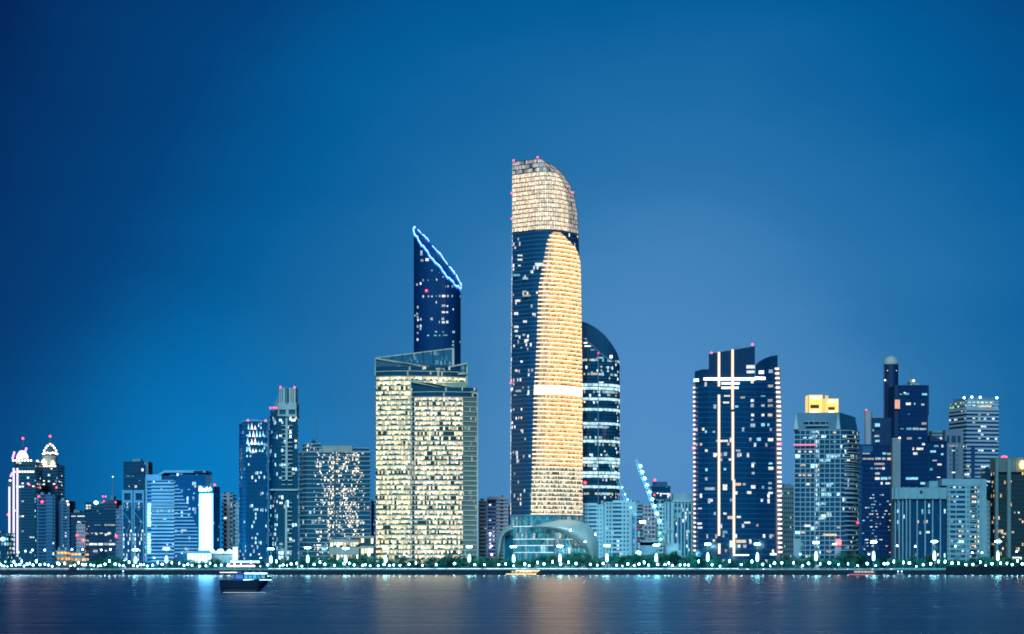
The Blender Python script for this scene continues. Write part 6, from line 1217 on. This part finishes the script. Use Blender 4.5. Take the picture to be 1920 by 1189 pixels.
wb = N('ShaderNodeMath'); wb.operation = 'MULTIPLY_ADD'; wb.inputs[1].default_value = .008; K(nz.outputs[0], wb.inputs[0]); wb2 = N('ShaderNodeMath'); wb2.operation = 'SUBTRACT'; K(a0, wb2.inputs[0]); 
sb = N('ShaderNodeMath'); sb.operation = 'MULTIPLY_ADD'; sb.inputs[1].default_value = .022; sb.inputs[2].default_value = -.011; K(nz.outputs[0], sb.inputs[0]); K(sb.outputs[0], wb2.inputs[1])
nt.nodes.remove(wb)
rp = N('ShaderNodeValToRGB'); K(wb2.outputs[0], rp.inputs[0]); cr = rp.color_ramp; cr.interpolation = 'LINEAR'
stops = [(0, (82, 141, 197)), (3, (76, 138, 194)), (6, (60, 127, 182)), (8, (40, 115, 173)), (11, (18, 102, 162)), (13, (0, 92, 155)), (17, (0, 65, 123)), (20, (0, 54, 110)), (23, (0, 29, 82)), (30, (0, 21, 64)), (45, (0, 15, 48)), (95, (2, 20, 58)), (140, (5, 72, 130)), (172, (12, 112, 172)), (180, (14, 116, 178))]  # rear stops brightened so the facade glass reflects blue
while len(cr.elements) < len(stops): cr.elements.new(.5)
for e, (d, c) in zip(cr.elements, stops): e.position = d/180; e.color = (*L(*c), 1)
b2 = N('ShaderNodeBackground'); K(rp.outputs[0], b2.inputs[0])
rp2 = N('ShaderNodeValToRGB'); K(ang(glowdir(330, 960)), rp2.inputs[0]); r2 = rp2.color_ramp; r2.interpolation = 'EASE'; r2.elements[0].color = (0, .10, .23, 1); r2.elements[1].position = 7.5/180; r2.elements[1].color = (0, 0, 0, 1)
b3 = N('ShaderNodeBackground'); K(rp2.outputs[0], b3.inputs[0])
ad, ad2, wo = N('ShaderNodeAddShader'), N('ShaderNodeAddShader'), N('ShaderNodeOutputWorld')
K(b1.outputs[0], ad.inputs[0]); K(b2.outputs[0], ad.inputs[1]); K(ad.outputs[0], ad2.inputs[0]); K(b3.outputs[0], ad2.inputs[1]); K(ad2.outputs[0], wo.inputs[0])
sl_ = bpy.data.lights.new('dusk_fill', 'SUN'); sl_.energy = 3.2; sl_.angle = math.radians(20); sl_.color = (.27, .76, 1.)
so = bpy.data.objects.new('dusk_fill_sun', sl_); COL.objects.link(so)
sdir = Vector((math.sin(SUN_AZ)*math.cos(SUN_EL), math.cos(SUN_AZ)*math.cos(SUN_EL), math.sin(SUN_EL)))   # towards the sun
so.rotation_euler = sdir.to_track_quat('Z', 'Y').to_euler()
cam = bpy.data.cameras.new('camera'); co = bpy.data.objects.new('camera', cam); COL.objects.link(co); SC.camera = co
co.location = (0, 0, CZ); co.rotation_euler = (math.radians(90), 0, 0); cam.sensor_width = 36; cam.lens = 36*F/1920; cam.shift_y = (HY-594.5)/1920; cam.clip_start = 1; cam.clip_end = 60000
SC.view_settings.view_transform = 'Standard'; SC.view_settings.look = 'None'; SC.view_settings.exposure = 0; SC.view_settings.gamma = 1
SC.render.engine = 'CYCLES'; cy = SC.cycles
cy.max_bounces = 5; cy.diffuse_bounces = 2; cy.glossy_bounces = 3; cy.use_denoising = True; cy.use_light_tree = True; cy.sample_clamp_indirect = 6; cy.sample_clamp_direct = 0; cy.caustics_reflective = False; cy.caustics_refractive = False
cy.filter_width = 1.8
try: cy.denoiser = 'OPENIMAGEDENOISE'
except Exception: pass
